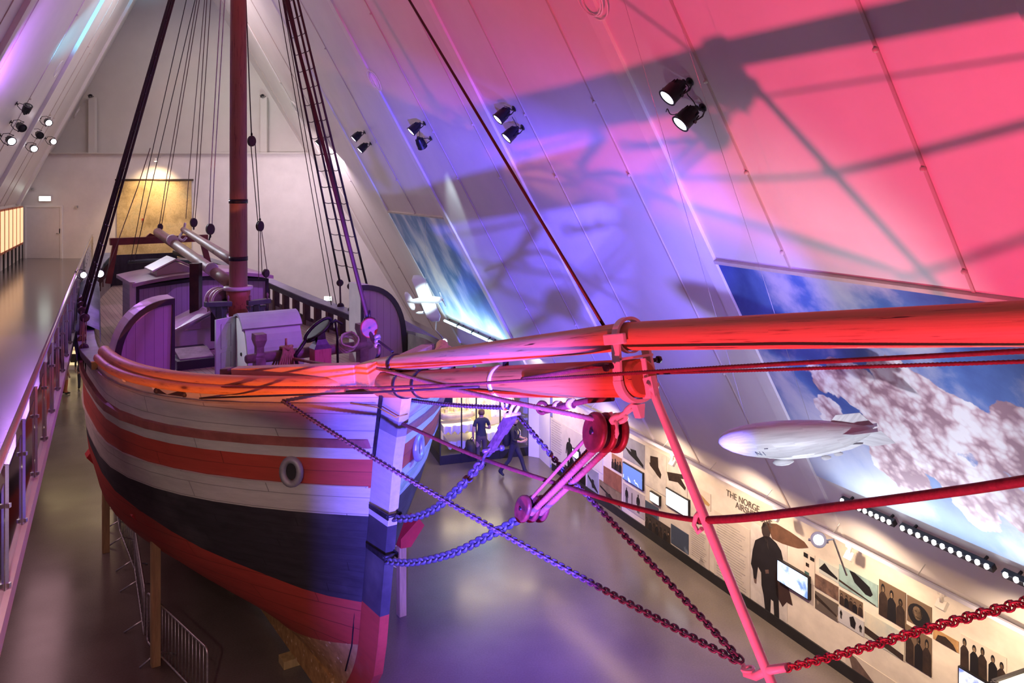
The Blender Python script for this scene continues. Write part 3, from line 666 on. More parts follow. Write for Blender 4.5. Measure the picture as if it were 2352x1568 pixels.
m = MB(); m.lathe(S(5.2, -.57, 5.25), -RT, [(0, .035), (.02, .03)], 12); m.obj('door_knob', m_iron, hd)
da, db = S(5.62, -.57, 0), S(5.35, -1.02, 0); dd = (db-da).normalized(); dn = V((dd.y, -dd.x, 0))
m = MB(); m.box((da+db)/2+V((0, 0, 5.37)), (db-da).length, .035, 1.12, dd, dn)
for z0, z1 in ((4.93, 5.27), (5.36, 5.82)):
    L = (db-da).length; c = (da+db)/2+V((0, 0, (z0+z1)/2)); fdir = dn if dn.y < 0 else -dn
    for ex, ez, ox, oz in ((L*.5, .02, 0, (z1-z0)/2), (L*.5, .02, 0, -(z1-z0)/2), (.02, z1-z0, L*.25, 0), (.02, z1-z0, -L*.25, 0)): m.box(c+dd*ox+V((0, 0, oz))+fdir*.02, ex, .016, ez, dd, dn)
m.obj('door_leaf', M('hatch_door_paint', (.40, .40, .46), .42, var=.05), hd)
# windlass with bitts
wl = root('windlass', S(3, 0, zd(3)), None, None); wl.parent = ship; wl.location = S(3, 0, zd(3))-ship.location
m_wl = M('windlass_wood', (.24, .19, .19), .55, var=.2, scale=5)
m = MB(); m.lathe(S(3, -1.12, 5.60), RT, [(0, .05), (.02, .075), (.3, .08), (.32, .09), (.95, .095), (1.35, .095), (2.0, .09), (2.2, .08), (2.28, .05)], 14); m.obj('barrel', m_wl, wl)
for w_ in (-.88, .98):
    m = MB(); m.box(S(3.02, w_, 5.25), .2, .17, .7, AX, RT, bev=.01); m.rings([[S(3.02+a*.1*k, w_+b_*.085*k, z) for a, b_ in ((-1, -1), (1, -1), (1, 1), (-1, 1))] for z, k in ((5.6, 1), (5.68, .72), (5.78, .72), (5.9, 1.15), (6.0, 1.1))], True, True, False); m.obj('bitt_post', m_wl, wl)
m = MB(); m.box(S(2.72, .08, 5.35), .26, .30, .72, AX, RT, bev=.012); m.obj('pawl_bitt', wood('pawl_red', (.50, .14, .16), (.30, .05, .06), (9, 1.2, 1), False), wl)
m = MB(); m.rings([[S(2.72+a*.13*k, .08+b_*.15*k, z) for a, b_ in ((-1, -1), (1, -1), (1, 1), (-1, 1))] for z, k in ((5.71, 1.05), (5.78, .75), (5.86, .5), (5.98, .42))], True, True, False)
c = S(2.75, .05, 6.02); d = (RT*.75+V((0, 0, .55))).normalized(); e = AX; f = d.cross(e); m.tube([c+d*math.cos(a)*.28+f*math.sin(a)*.10 for a in [2*math.pi*k/20 for k in range(20)]], .03, 6, True); m.lathe(c-f*.02, f, [(0, .24), (.03, .24)], 16); m.tube([c-d*.28, c-d*.5-V((0, 0, .1)), c-d*.45-V((0, 0, .32))], .035, 6); m.obj('pump_handle', m_iron, wl)
m = MB(); m.tube([S(2.6, .30, 6.15), S(2.58, .33, 5.9), S(2.6, .34, 5.7), S(2.62, .36, 5.2)], .022, 6); m.tube([S(2.6, .22, 6.12), S(2.6, .3, 6.18), S(2.6, .42, 6.1)], .025, 6); m.obj('iron_hook', m_iron, wl)
# mast with its coat
m_mast = wood('mast_wood', (.30, .15, .09), (.14, .06, .04), (.6, 7, 1), True, .5, kscale=.6)
ms = S(7.5, 0, 0)
m = MB(); m.lathe(ms+V((0, 0, 4.7)), (0, 0, 1), [(0, .2), (.6, .2), (1.0, .195), (3, .19), (6, .178), (9.5, .16), (14.5, .13)], 24); mast = m.obj('mast', m_mast, ship)
m_coat = wood('mast_coat_wood', (.38, .13, .055), (.2, .06, .03), (2, 8, 1), False)
m = MB(); m.lathe(ms+V((0, 0, 5.55)), (0, 0, 1), [(0, .205), (.35, .215), (.5, .255), (.66, .27), (.68, .2)], 10); m.obj('mast_coat', m_coat, mast)
m = MB(); m.lathe(ms+V((0, 0, 6.21)), (0, 0, 1), [(0, .26), (.0, .31), (.075, .31), (.075, .2)], 24); m.obj('white_hoop', m_shw, mast)
for z in (6.85, 8.1): 
    m = MB(); m.lathe(ms+V((0, 0, z)), (0, 0, 1), [(0, .19), (0, .2), (.09, .2), (.09, .18)], 20); m.obj('mast_band', m_iron, mast)
# fife rails by the mast
m_green = M('fife_rail_green', (.045, .085, .055), .45, var=.15)
for pa, pb, pl in (((470, 699), (531, 697), 505), ((568, 696), (620, 690), 590)):
    a, b_ = SP(*pa, 6.95), SP(*pb, 6.95); l = SP(pl, 700, 6.95); fr_ = root('fife_rail', V((l.x, l.y, zd(7))), None, None); fr_.parent = ship; fr_.location = V((l.x, l.y, zd(7)))-ship.location
    m = MB(); m.beam(a, b_, .17, .10, bev=.012); m.obj('rail_bar', m_green, fr_)
    m = MB(); m.beam(V((l.x, l.y, zd(7))), l, .11, .12, bev=.01); m.prism([l-V((0, 0, .02))-RT*.22, l-V((0, 0, .02))+RT*.22, l-V((0, 0, .3))+RT*.06, l-V((0, 0, .3))-RT*.06], AX*.07); m.obj('post', m_green, fr_)
    m = MB()
    for k in (.12, .88): q = a.lerp(b_, k); m.lathe(q-V((0, 0, .16)), (0, 0, 1), [(0, .012), (.12, .016), (.2, .02), (.3, .03), (.34, .01)], 8)
    m.obj('belaying_pin', m_oldwood, fr_)
# deckhouse with camber roof
m_dhb = planks('deckhouse_boards', (.36, .32, .37), 'x', .125, .05, .07, .45); m_dhr = M('deckhouse_roof', (.36, .27, .28), .55, var=.12, scale=2)
z0, z1 = 4.75, 6.08
m = MB(); m.prism([S(10.5, -1.55, z0), S(10.5, 1.55, z0), S(10.5, 1.55, z1), S(10.5, 0, z1+.14), S(10.5, -1.55, z1)], AX*2.2); dh = m.obj('deckhouse', m_dhb, ship)
m = MB(); pr = [S(10.35, 1.68*k/8, z1+.17-.17*(k/8)**2) for k in range(-8, 9)]; m.prism(pr+[p+V((0, 0, .085)) for p in pr[::-1]], AX*2.5); m.obj('house_roof', m_dhr, dh)
m = MB()
for w_ in (-1.55, 1.55): m.box(S(10.49, w_, (z0+z1)/2), .07, .07, z1-z0, AX, RT)
m.beam(S(10.48, -1.55, z1-.03), S(10.48, 0, z1+.1), .05, .08); m.beam(S(10.48, 1.55, z1-.03), S(10.48, 0, z1+.1), .05, .08); m.obj('corner_trim', m_shb, dh)
m = MB(); m.beam(S(10.45, -1.66, 4.8), S(10.45, -1.66, z1+.12), .06, .12); m.obj('side_plank', m_shw, dh)
def skylight(c, L, W, hw, hr, par, nm):
    """gable-topped skylight: base box along RT, two sloping lids"""
    m = MB(); m.box(c+V((0, 0, hw/2)), W, L, hw, AX, RT, bev=.01)
    e = [c+AX*(W/2), c-AX*(W/2)]
    for k in (-1, 1): 
        q = c+RT*(k*L/2*.96)+V((0, 0, hw)); m.prism([q+AX*W*.46, q-AX*W*.46, q+V((0, 0, hr*.9))], -RT*k*.03)
    o = m.obj(nm, m_shw, par)
    for k in (-1, 1):
        m = MB(); a = c+V((0, 0, hw+hr)); b_ = c+AX*k*(W/2+.07)+V((0, 0, hw-.03)); m.prism([a-RT*(L/2+.06), a+RT*(L/2+.06), b_+RT*(L/2+.06), b_-RT*(L/2+.06)], V((0, 0, .035))); m.obj('skylight_lid', m_shw, o)
    return o
# upper skylight: ridge runs fore and aft
c = S(10.9, -.62, z1+.16)
m = MB(); m.prism([c-RT*.42, c+RT*.42, c+RT*.42+V((0, 0, .16)), c+V((0, 0, .36)), c-RT*.42+V((0, 0, .16))], AX*.9); sk = m.obj('roof_skylight', m_shw, dh)
for k in (-1, 1):
    m = MB(); a = c-AX*.1+V((0, 0, .40)); b_ = c-AX*.1+RT*k*.54+V((0, 0, .13)); m.prism([a, b_, b_+V((0, 0, .04)), a+V((0, 0, .04))], AX*1.1); m.obj('skylight_lid', m_shw, sk)
c = S(8.55, -.35, 4.78)
m = MB(); m.prism([c-RT*.8, c+RT*.8, c+RT*.8+V((0, 0, .45)), c+V((0, 0, .80)), c-RT*.8+V((0, 0, .45))], AX*1.0); sk = m.obj('deck_skylight', m_shw, ship)
for k in (-1, 1):
    m = MB(); a = c-AX*.1+V((0, 0, .82)); b_ = c-AX*.1+RT*k*.95+V((0, 0, .40)); m.prism([a, b_, b_+V((0, 0, .045)), a+V((0, 0, .045))], AX*1.2)
    m.obj('skylight_lid', m_shw, sk)
m = MB(); m.prism([c-AX*.13-RT*.55+V((0, 0, .5)), c-AX*.13+RT*.55+V((0, 0, .5)), c-AX*.13+V((0, 0, .78))], AX*.03); m.obj('gable_board', m_dhr, sk)
# dark cargo hatch on deck
c = S(7.0, -1.05, 4.76); m = MB(); m.box(c+V((0, 0, .10)), .75, .8, .2, AX, RT, bev=.01); ht = m.obj('cargo_hatch', m_shb, ship)
m = MB(); m.box(c+V((0, 0, .26)), .6, .66, .05, (AX+V((0, 0, .2))).normalized(), RT); m.obj('hatch_lid', m_wl, ht)
m = MB(); m.box(S(8.1, -1.2, 4.86), .5, 1.3, .18, AX, RT, bev=.01); m.obj('cargo_hatch', m_shb, ship)
# capstan drum beside the mast
c = SP(505, 690, 7.9); ax_ = (AX*-1+RT*.25).normalized()
dr_ = root('winch_drum', c-V((0, 0, .5)), None, None); dr_.parent = ship; dr_.location = c-V((0, 0, .5))-ship.location
m = MB(); m.lathe(c+ax_*.2, -ax_, [(0, .26), (.0, .29), (.05, .29), (.05, .25), (.14, .25), (.14, .28), (.2, .28), (.2, .25), (.3, .25), (.3, .29), (.36, .29), (.36, 0.01)], 24); m.obj('drum', m_shw, dr_)
m = MB(); m.lathe(c+ax_*.205, ax_, [(0, .25), (.01, .25)], 24); m.obj('drum_face', m_wl, dr_); m = MB(); m.lathe(c+ax_*.2, ax_, [(0, .07), (.06, .05), (.09, .02)], 12); m.obj('axle', m_iron, dr_)
m = MB(); m.beam(c-V((0, 0, .9))+AX*.1, c+AX*.1-V((0, 0, .2)), .16, .3); m.obj('stand', m_shb, dr_)
# main boom and gaff resting aft, crutch
m_spar = wood('grey_spar', (.29, .185, .13), (.14, .09, .06), (.7, 7, 1), True, .5)
def spar(name, a, b_, ra, rb, mat, parent, n=16):
    a, b_ = V(a), V(b_); d = b_-a; L = d.length; m = MB()
    m.lathe(a, d, [(0, ra*.8), (.02, ra)]+[(L*k/8, lerp(ra, rb, k/8)) for k in range(1, 8)]+[(L-.02, rb), (L, rb*.85)], n); return m.obj(name, mat, parent)
b1 = spar('main_boom', SP(532, 652, 7.75), SP(362, 533, 15.2), .135, .13, m_spar, ship); b2 = spar('gaff', SP(540, 602, 7.75), SP(421, 527, 13.6), .125, .08, m_spar, ship)
for px, py, s in ((397, 552, 13), (487, 618, 9)):
    c = SP(px, py, s); d = (SP(362, 533, 15.2)-SP(532, 652, 7.75)).normalized(); m = MB(); m.lathe(c, d, [(0, .13), (0, .15), (.1, .15), (.1, .13)], 14); m.obj('boom_band', m_shw, b1)
m = MB(); m.beam(SP(450, 735, 9.3), SP(450, 604, 9.3), .24, .22, bev=.015); m.obj('boom_crutch_post', M('dark_post', (.05, .018, .014), .5, var=.3), ship)
m_brown = M('oxblood_wood', (.16, .03, .022), .5, var=.15)
cr = MB(); a, b_ = SP(252, 555, 15.4), SP(476, 546, 15.4); cr.beam(a, b_, .22, .2); q = SP(362, 552, 15.4)
cr.prism([q-RT*.45+V((0, 0, 0)), q+RT*.45, q+RT*.2+V((0, 0, .22)), q+V((0, 0, .12)), q-RT*.2+V((0, 0, .22))], AX*.1)
for e, k in ((a.lerp(b_, .06), -.2), (a.lerp(b_, .94), .3)): cr.beam(e, e+RT*k-V((0, 0, 1.2)), .15, .15)
cr.obj('boom_gallows', m_brown, ship)
m = MB(); m.tube([SP(295, 602, 15), SP(340, 598, 15.2), SP(385, 597, 15.4), SP(450, 602, 15.6), SP(520, 622, 15.6)], .05, 8); m.obj('stern_rail', m_green, ship)
# bowsprit, jib boom, cap iron
m_bow = wood('bowsprit_wood', (.42, .17, .05), (.14, .045, .012), (.5, 15, 1), True, .5)
m_jib = wood('jib_boom_wood', (.52, .25, .11), (.17, .065, .028), (.5, 16, 1), True, .5)
bs_a, bs_b = CP(868, 884), CP(1462, 868); BD = (bs_b-bs_a).normalized(); BU = RT.cross(BD).normalized()
if BU.z < 0: BU = -BU
bsp = spar('bowsprit', bs_a-BD*1.2, bs_b+BD*.1, .185, .17, m_bow, ship, 28)
jb_a, jb_m, jb_b = CP(812, 846), CP(1440, 772), CP(2352, 742.5); 
jd = (jb_b-jb_a).normalized(); m = MB(); JE = CP(5079, 655); pts = [jb_a, jb_a.lerp(jb_m, .15), jb_a.lerp(jb_m, .5), jb_m, jb_m.lerp(jb_b, .5), jb_b, JE, CP(5500, 643)]
m.tube(pts, [.05, .112, .12, .128, .13, .132, .11, .10], 28); jib = m.obj('jib_boom', m_jib, ship)
def band(c, d, r, wd, mat, par, name='iron_band'):
    m = MB(); m.lathe(V(c)-d*wd/2, d, [(0, r-.02), (0, r+.012), (wd, r+.012), (wd, r-.02)], 28); return m.obj(name, mat, par)
for t, mt in ((.16, m_iron), (.26, m_iron), (.60, m_pinkiron)): band(bs_a.lerp(bs_b, t), BD, lerp(.185, .17, t), .075, mt, bsp)
m = MB(); q = bs_a.lerp(bs_b, .60)-BU*.19
m.box(q, .09, .05, .07, BD, RT); m.tube([q+BD*(.05*math.cos(a))-BU*(.05+.06*math.sin(a)) for a in [2*math.pi*k/14 for k in range(14)]], .018, 6, True); m.obj('band_lug', m_pinkiron, bsp)
m = MB(); q = bs_a.lerp(bs_b, .62)+BU*.2; m.box(q, .05, .05, .08, BD, RT); m.obj('band_bolt', m_iron, bsp)
band(jb_a.lerp(jb_m, .235), jd, .122, .09, m_iron, jib)
# cap: one iron with two eyes, bolted over both spars
cc = bs_b-BD*.02; jc = jb_m+(jb_b-jb_m)*.02; ui = (jc-cc); ui = (ui-BD*ui.dot(BD)); H = ui.length; ui.normalize()
cap = root('spar_cap', cc, None, None); cap.parent = ship; cap.location = cc-ship.location
def capring(c, r, t, wd, a0, a1, n=28):
    m = MB(); rs = []
    for k in range(n+1):
        a = lerp(a0, a1, k/n); d = RT*math.cos(a)+ui*math.sin(a); rs.append([c+d*r-BD*wd/2, c+d*(r+t)-BD*wd/2, c+d*(r+t)+BD*wd/2, c+d*r+BD*wd/2])
    m.rings(rs, True, True, False); return m
m = capring(cc, .185, .032, .11, math.pi, 2*math.pi); m.obj('lower_eye', m_pinkiron, cap)
m = capring(cc+ui*H, .150, .026, .08, 0, math.pi); m.obj('upper_eye', m_pinkiron, cap)
for sd in (-1, 1):
    m = MB(); m.beam(cc+RT*sd*.201, cc+ui*H+RT*sd*.163, .032, .105, BD, bev=.006); m.obj('side_plate', m_pinkiron, cap)
m = capring(cc+ui*H, .138, .014, .05, math.pi, 2*math.pi); m.obj('boom_saddle', m_pinkiron, cap)
m = MB(); m.beam(cc+ui*H*.50-RT*.19+BD*.05, cc+ui*H*.50+RT*.19+BD*.05, .05, .022, ui); m.obj('cross_bar', m_pinkiron, cap)
m = MB(); m.beam(cc-ui*.18+BD*.125, cc+ui*.17+BD*.125, .012, .10, BD); m.obj('end_strap', m_pinkiron, cap)
m = MB(); m.box(cc+ui*H*.98-RT*.175, .28, .045, .095, BD, RT, ui, bev=.012); m.obj('clamp_block', m_pinkiron, cap)
for k in (-1, 1):
    m = MB(); q = cc+RT*k*.24+ui*.13; m.tube([q, q+RT*k*.07], .02, 8); m.lathe(q+RT*k*.06, RT*k, [(0, .035), (.03, .035)], 6); m.obj('bolt', m_iron, cap)
m = MB(); q = cc-ui*.23; m.prism([q-BD*.05-RT*.05, q-BD*.05+RT*.05, q-BD*.05-ui*.12+RT*.02, q-BD*.05-ui*.12-RT*.02], BD*.08); m.obj('lower_lug', m_pinkiron, cap)
# dolphin striker
dsa, dsb = CP(1498, 893), CP(1802, 1640); 
st = root('dolphin_striker', dsa, None, None); st.parent = ship; st.location = dsa-ship.location
m = MB(); d = (dsb-dsa); L = d.length; m.lathe(dsa, d, [(0, .028), (.08, .038), (L*.5, .042), (L*.95, .038), (L, .03)], 16); m.obj('rod', m_pinkiron, st)
m = MB(); q = CP(1500, 900); m.prism([q-RT*.03-ui*.02-BD*.05, q-RT*.03+ui*.12-BD*.08, q-RT*.03+ui*.14+BD*.03, q-RT*.03-ui*.05+BD*.05], RT*.06); m.tube([q+ui*.05-RT*.06, q+ui*.05+RT*.06], .03, 8); m.obj('hinge', m_pinkiron, st)
q = CP(1607, 1195); m = MB(); m.tube([CP(1612, 1168), CP(1598, 1186, -.05), CP(1594, 1205, -.06), CP(1604, 1222, -.05), CP(1612, 1214, -.05)], .02, 8); m.obj('rope_hook', m_pinkiron, st)
q = CP(1745, 1532); m = MB(); m.tube([CP(1706, 1522), CP(1712, 1548), CP(1735, 1552), CP(1765, 1538), CP(1808, 1532)], [.016, .025, .034, .034, .03], 10); m.tube([CP(1718, 1536)+RT*.05*math.cos(a)+BD*.04*math.sin(a) for a in [2*math.pi*k/12 for k in range(12)]], .013, 6, True); m.obj('spreader_arm', m_pinkiron, st)
# shores under the hull
m_shore = M('shore_timber', (.42, .29, .13), .6, var=.15, scale=3, stretch=(4, 4, .5)); m_redb = M('shore_red_block', (.45, .03, .03), .5, var=.1)
for (px, yt, yb), lab in (((357, 1200, 1527), 'square timber shore under the bow left of the crowd barriers'), ((243, 1065, 1267), 'square timber shore further aft beside the far barrier'), ((922, 1240, 1412), 'square timber shore under the right side of the bow')):
    f = FL(px, yb); top = P(px, yt, f.y)
    r = root('hull_shore', f, lab, 'prop', 'timber shores')
    m = MB(); m.box((f.x, f.y, top.z/2), .15, .15, top.z, AX, RT, bev=.006); m.obj('post', m_shore, r)
    sd = 1 if px > 800 else -1
    m = MB(); m.prism([top+AX*.18-RT*sd*.10+V((0, 0, .10)), top+AX*.18+RT*sd*.30+V((0, 0, .42)), top+AX*.18+RT*sd*.42+V((0, 0, .26)), top+AX*.18+RT*sd*.12-V((0, 0, .10)), top+AX*.18-RT*sd*.10-V((0, 0, .08))], -AX*.36); m.obj('wedge_block', m_redb, r)
for s in (3.5, 7, 10.5, 14, 17.5):
    m = MB(); m.box(S(s, 0, .07), .3, .7, .14, AX, RT, bev=.01); tag(m.obj('keel_block', m_shore), 'timber block lying under the keel of the ship', 'block', 'keel blocks')
# ================================================================== rigging
m_tar = M('tarred_rope', (.035, .02, .022), .6, var=.2); m_rope = M('hemp_rope', (.26, .11, .085), .7, var=.15, scale=20)
m_line = M('brown_line', (.16, .10, .085), .6, var=.15); m_wline = M('pale_line', (.62, .56, .56), .6)
m_redrope = M('wrapped_rope', (.14, .028, .032), .75, var=.15, scale=25, bump=.5); m_wire = M('dark_wire', (.05, .018, .014), .5, .2)
m_chain = M('chain_iron', (.10, .085, .12), .45, .15, var=.25, scale=14); m_chain_d = M('chain_iron_red', (.22, .05, .05), .45, .3, var=.2, scale=14)
m_block = M('block_wood', (.17, .032, .034), .45, var=.25, scale=7); m_blockd = M('block_dark', (.05, .025, .025), .5, var=.2)
def rope(name, pts, r, mat, label, cat='rope', group=None, n=8, lobes=0, twist=0, step=None):
    m = MB()
    if step: pts = resample(pts, step)
    m.tube(pts, r, n, lobes=lobes, twist=twist); return tag(m.obj(name, mat), label, cat, group)
def chain(name, pts, pitch, wire, mat, label, width=None, stud=False, group=None, n=12, k=6):
    pts = [V(p) for p in pts]; ps = resample(pts, pitch); m = MB(); W = width or pitch*.62; L = pitch*1.42
    x = None
    for i in range(len(ps)-1):
        c = (ps[i]+ps[i+1])/2; t = (ps[i+1]-ps[i]).normalized(); u = t.cross(V((.3, -1, .2))).normalized(); v = t.cross(u)
        s = u if i % 2 else v; nn = []
        for j in range(n):
            a = 2*math.pi*j/n; ca, sa = math.cos(a), math.sin(a)
            nn.append(c+t*(ca*W/2+(1 if ca > 0 else -1)*(L-W)/2*(1 if abs(ca) > .2 else abs(ca)/.2))+s*(sa*W/2))
        m.tube(nn, wire, k, True)
        if stud: m.tube([c-s*W*.5, c+s*W*.5], wire*.8, 5)
    return tag(m.obj(name, mat), label, 'chain', group)
def pulley(c, d, side, L, W, T, sheaves, label, mat, group=None, hook=True, hookmat=None, nm='pulley_block'):
    """block centred at c: d along the rope, side = normal of the cheeks"""
    d = V(d).normalized(); side = (V(side)-d*V(side).dot(d)).normalized(); e = d.cross(side); c = V(c)
    r = root(nm, c-V((0, 0, L/2)), label, 'pulley', group); t = T/(2*sheaves+1)
    def oval(k): return [c+d*(math.cos(a)*L/2*k)+e*(math.sin(a)*W/2*k) for a in [2*math.pi*i/24 for i in range(24)]]
    for i in range(sheaves+1):
        o = side*(-T/2+i*2*t); m = MB(); m.rings([[p+o+side*0 for p in oval(.88)], [p+o+side*t*.2 for p in oval(1)], [p+o+side*t*.8 for p in oval(1)], [p+o+side*t for p in oval(.88)]]); m.obj('cheek', mat, r)
    for i in range(sheaves):
        o = side*(-T/2+t+i*2*t); m = MB(); m.lathe(c+o, side, [(0, W*.40), (t*.5, W*.33), (t, W*.40)], 20); m.obj('sheave', m_iron, r)
    m = MB(); m.tube([c-side*T*.56, c+side*T*.56], W*.07, 8); m.obj('pin', m_iron, r)
    if hook:
        m = MB(); q = c+d*L*.5; R = W*.2; m.tube([q+d*(R*.8)+d*math.cos(a)*R+side*math.sin(a)*R for a in [2*math.pi*k/12 for k in range(12)]], W*.07, 6, True); m.tube([c+e*W*.5*.9, c+d*L*.42+e*W*.28, q, c+d*L*.42-e*W*.28, c-e*W*.5*.9], W*.06, 6); m.obj('strap', hookmat or m_iron, r)
    return r
MT = S(7.5, 0, 17.6)
def mast_at(z): return S(7.5, 0, z)
# shrouds, both sides: four shrouds with ratlines, deadeyes below
for sd, lab in ((1, 'right'), (-1, 'left')):
    st_ = [7.35, 7.85, 8.35, 8.9]
    lows = [S(s, sd*(half(s, 5.1)+.08), zr(s)+.62) for s in st_]; tops = [mast_at(17.3)+RT*sd*.10-AX*(.15-.1*i) for i in range(4)]
    r = root('shroud_ladder', S(8.1, sd*3, zr(8)), 'tarred rope ladder of four shrouds with ratlines on the %s side of the mast' % lab, 'shrouds', 'mast shrouds')
    for i in range(4):
        m = MB(); m.tube([lows[i], lows[i].lerp(tops[i], .5), tops[i]], .027, 7); m.obj('shroud', m_tar, r)
    for k in range(1, 28):
        z = lows[0].z+.25+.39*k; ps = []
        for i in range(4):
            t = (z-lows[i].z)/(tops[i].z-lows[i].z); ps.append(lows[i].lerp(tops[i], t))
        if t > .95: break
        m = MB(); rp = []
        for a, b_ in zip(ps, ps[1:]): rp += sag(a, b_, .03, 4)[:-1]
        rp.append(ps[-1]); m.tube(rp, .010, 5)
        for p in ps: m.ball(p, .03, n=4)
        m.obj('ratline', m_tar, r)
    for i, s in enumerate(st_):
        base = S(s, sd*(half(s, 5.1)+.10), zr(s)-.05); up = (lows[i]-base)
        pr = root('deadeye_pair', base, '%s tarred deadeye lanyard below the %s shrouds of the mast' % (('foremost', 'second', 'third', 'aftmost')[i], lab), 'deadeye', 'deadeyes of the shrouds')
        for t in (.12, 1.0):
            m = MB(); q = base+up*t; m.lathe(q-AX*.045, AX, [(0, .05), (.015, .085), (.045, .09), (.075, .085), (.09, .05)], 14); m.obj('deadeye', m_blockd, pr)
        for k in (-.05, 0, .05):
            m = MB(); m.tube([base+up*.12+RT*k*.7+AX*k, base+up*1.0+RT*k*.7+AX*k], .010, 5); m.obj('lanyard', m_line, pr)
        m = MB(); m.tube([base+up*.1, base-V((0, 0, .5))-RT*sd*.05], .015, 6); m.obj('chain_plate', m_iron, pr)
# stays
rope('jib_stay', [CP(1387, 748), CP(940, 0), CP(700, -400)], .017, m_wire, 'thin dark stay running from the jib boom up past the right roof', 'stay')
fs_t = mast_at(16.6); fs_b = S(1.55, .42, 6.55)
fs_b = CP(846, 735)
rope('fore_stay', [fs_b, fs_b.lerp(fs_t, .5), fs_t], .034, m_tar, 'thick dark forestay running from the stem up to the mast', 'stay')
rope('stay_strop', spline([CP(846, 745), CP(856, 780), CP(872, 800), CP(862, 838), CP(861, 880), CP(873, 925), CP(880, 942)], 6), .03, m_tar, 'dark bent strop holding the forestay to the stem', 'rope')
rope('stay_strop', spline([CP(868, 782), CP(885, 795), CP(902, 808)], 5), .02, m_tar, 'short dark strop running from the forestay to the jib boom heel', 'rope')
pulley(CP(848, 752), V((0, .1, 1)), V((.25, -1, .1)), .30, .26, .11, 1, 'round red-brown block at the foot of the thick forestay', m_block)
m = MB(); q = CP(868, 782)
for k in (-1, 0, 1): m.lathe(q+V((0, 0, -.03+.06*k)), fs_t-fs_b, [(0, .045), (.03, .05), (.05, .045)], 12)
tag(m.obj('stay_seizing', m_ring), 'pale wrapped seizing on the strop beneath the red-brown block', 'seizing')
# running lines: (list of image points with stations), material
lines = [
 ([(338, 400, 12), (428, 0, 9.5)], [(300, 600, 14)], 'dark line from the mast to the far left rail, left one', m_tar, .010),
 ([(354, 400, 12), (448, 0, 9.5)], [(308, 598, 14)], 'dark line from the mast to the far left rail, right one', m_tar, .010),
 ([(384, 400, 13), (452, 0, 10)], [(366, 518, 15.2)], 'left fall of the lift above the main boom end', m_line, .010),
 ([(391, 400, 13), (458, 0, 10)], [(371, 518, 15.2)], 'right fall of the lift above the main boom end', m_line, .010),
 ([(434, 400, 12), (470, 0, 10)], [(427, 502, 13.6)], 'red tinted line hanging above the gaff end', m_line, .009),
 ([(450, 400, 12), (475, 0, 10)], [(443, 506, 13.4)], 'left fall above the small block of the gaff', m_line, .010),
 ([(457, 400, 12), (484, 0, 10)], [(448, 506, 13.4)], 'right fall above the small block of the gaff', m_line, .010),
 ([(484, 400, 11), (507, 0, 9)], [(480, 518, 12)], 'left pale fall above the larger block of the gaff', m_wline, .013),
 ([(492, 400, 11), (516, 0, 9)], [(487, 518, 12)], 'right pale fall above the larger block of the gaff', m_wline, .013)]
for up, low, lab, mt, r_ in lines:
    a = SP(*low[0]); b_ = SP(*up[0]); d = b_-a; e = SP(*up[1])
    rope('halyard', [a, b_, e, e+(e-b_)*.35], r_, mt, lab, 'line', 'lines between mast and booms', 6)
for px, py, s, L, lab in ((368, 521, 15.2, .2, 'small dark block over the end of the main boom'), (445, 511, 13.4, .26, 'dark brown block over the thin end of the gaff'), (483, 526, 12, .30, 'larger brown block over the middle of the gaff')):
    pulley(SP(px, py, s), V((0, 0, -1)), V((.6, -.8, 0)), L, L*.72, L*.45, 1, lab, m_blockd)
rope('gaff_strop', [SP(483, 534, 12), SP(482, 545, 12), SP(480, 552, 12)], .02, m_iron, 'dark iron hook between the larger brown block and the gaff', 'hook')
rope('gaff_strop', spline([SP(425, 512, 13.6), SP(422, 528, 13.5), SP(412, 545, 13.2), SP(420, 552, 13), SP(428, 545, 13)], 5), .035, m_wline, 'pale knotted rope hanging from the end of the gaff', 'rope')
# lines right of the mast
b0 = SP(578, 324, 7.6)
rope('halyard', [b0, SP(565, 0, 7.5), SP(560, -120, 7.5)], .012, m_tar, 'dark line right of the mast above the hanging oval block', 'line')
pulley(b0, V((0, 0, 1)), V((.6, -.8, 0)), .24, .17, .11, 1, 'oval block hanging right of the mast high up', m_blockd)
b1_ = SP(597, 519, 8.2)
for x0, x1, y1, lab in ((576, 592, 508, 'left'), (586, 597, 505, 'right')):
    rope('halyard', [SP(x0, 330, 7.6), SP(x1, y1, 8.2)], .010, m_tar, '%s fall below the hanging oval block right of the mast' % lab, 'line')
pulley(b1_, V((0, 0, 1)), V((.7, -.7, 0)), .24, .16, .12, 1, 'dark block right of the mast above the rail tackle', m_blockd)
for x0, x1, y1, lab in ((594, 594, 640, 'left'), (598, 602, 630, 'middle'), (601, 614, 625, 'right')):
    rope('halyard', [SP(x0, 530, 8.2), SP(x1, y1, 9.2)], .009, m_line, '%s line of the tackle between dark block and the right rail' % lab, 'line')
pulley(SP(611, 627, 9.2), V((0, 0, -1)), V((.7, -.7, 0)), .2, .15, .1, 1, 'small dark block on the right rail beside the mast', m_blockd)
for x0, x1, lab in ((702, 762, 'left'), (711, 774, 'right')):
    rope('backstay', [SP(x1, 706, 9.2), SP(x0, 360, 8.4), SP(x0-62, 0, 7.7)], .010, m_tar, 'thin %s backstay just left of the right shrouds' % lab, 'line')
rope('sheet_line', [SP(240, 640, 12), SP(316, 430, 9.6), SP(345, 340, 9.2)], .010, m_line, 'thin purple line left of the left shrouds', 'line')
rope('bow_line', spline([CP(848, 745, .1), CP(836, 700, .15), CP(800, 560, .3), CP(776, 470, .5)], 6), .018, M('purple_rope', (.34, .22, .30), .6), 'purple tinted rope just left of the thick forestay', 'rope')
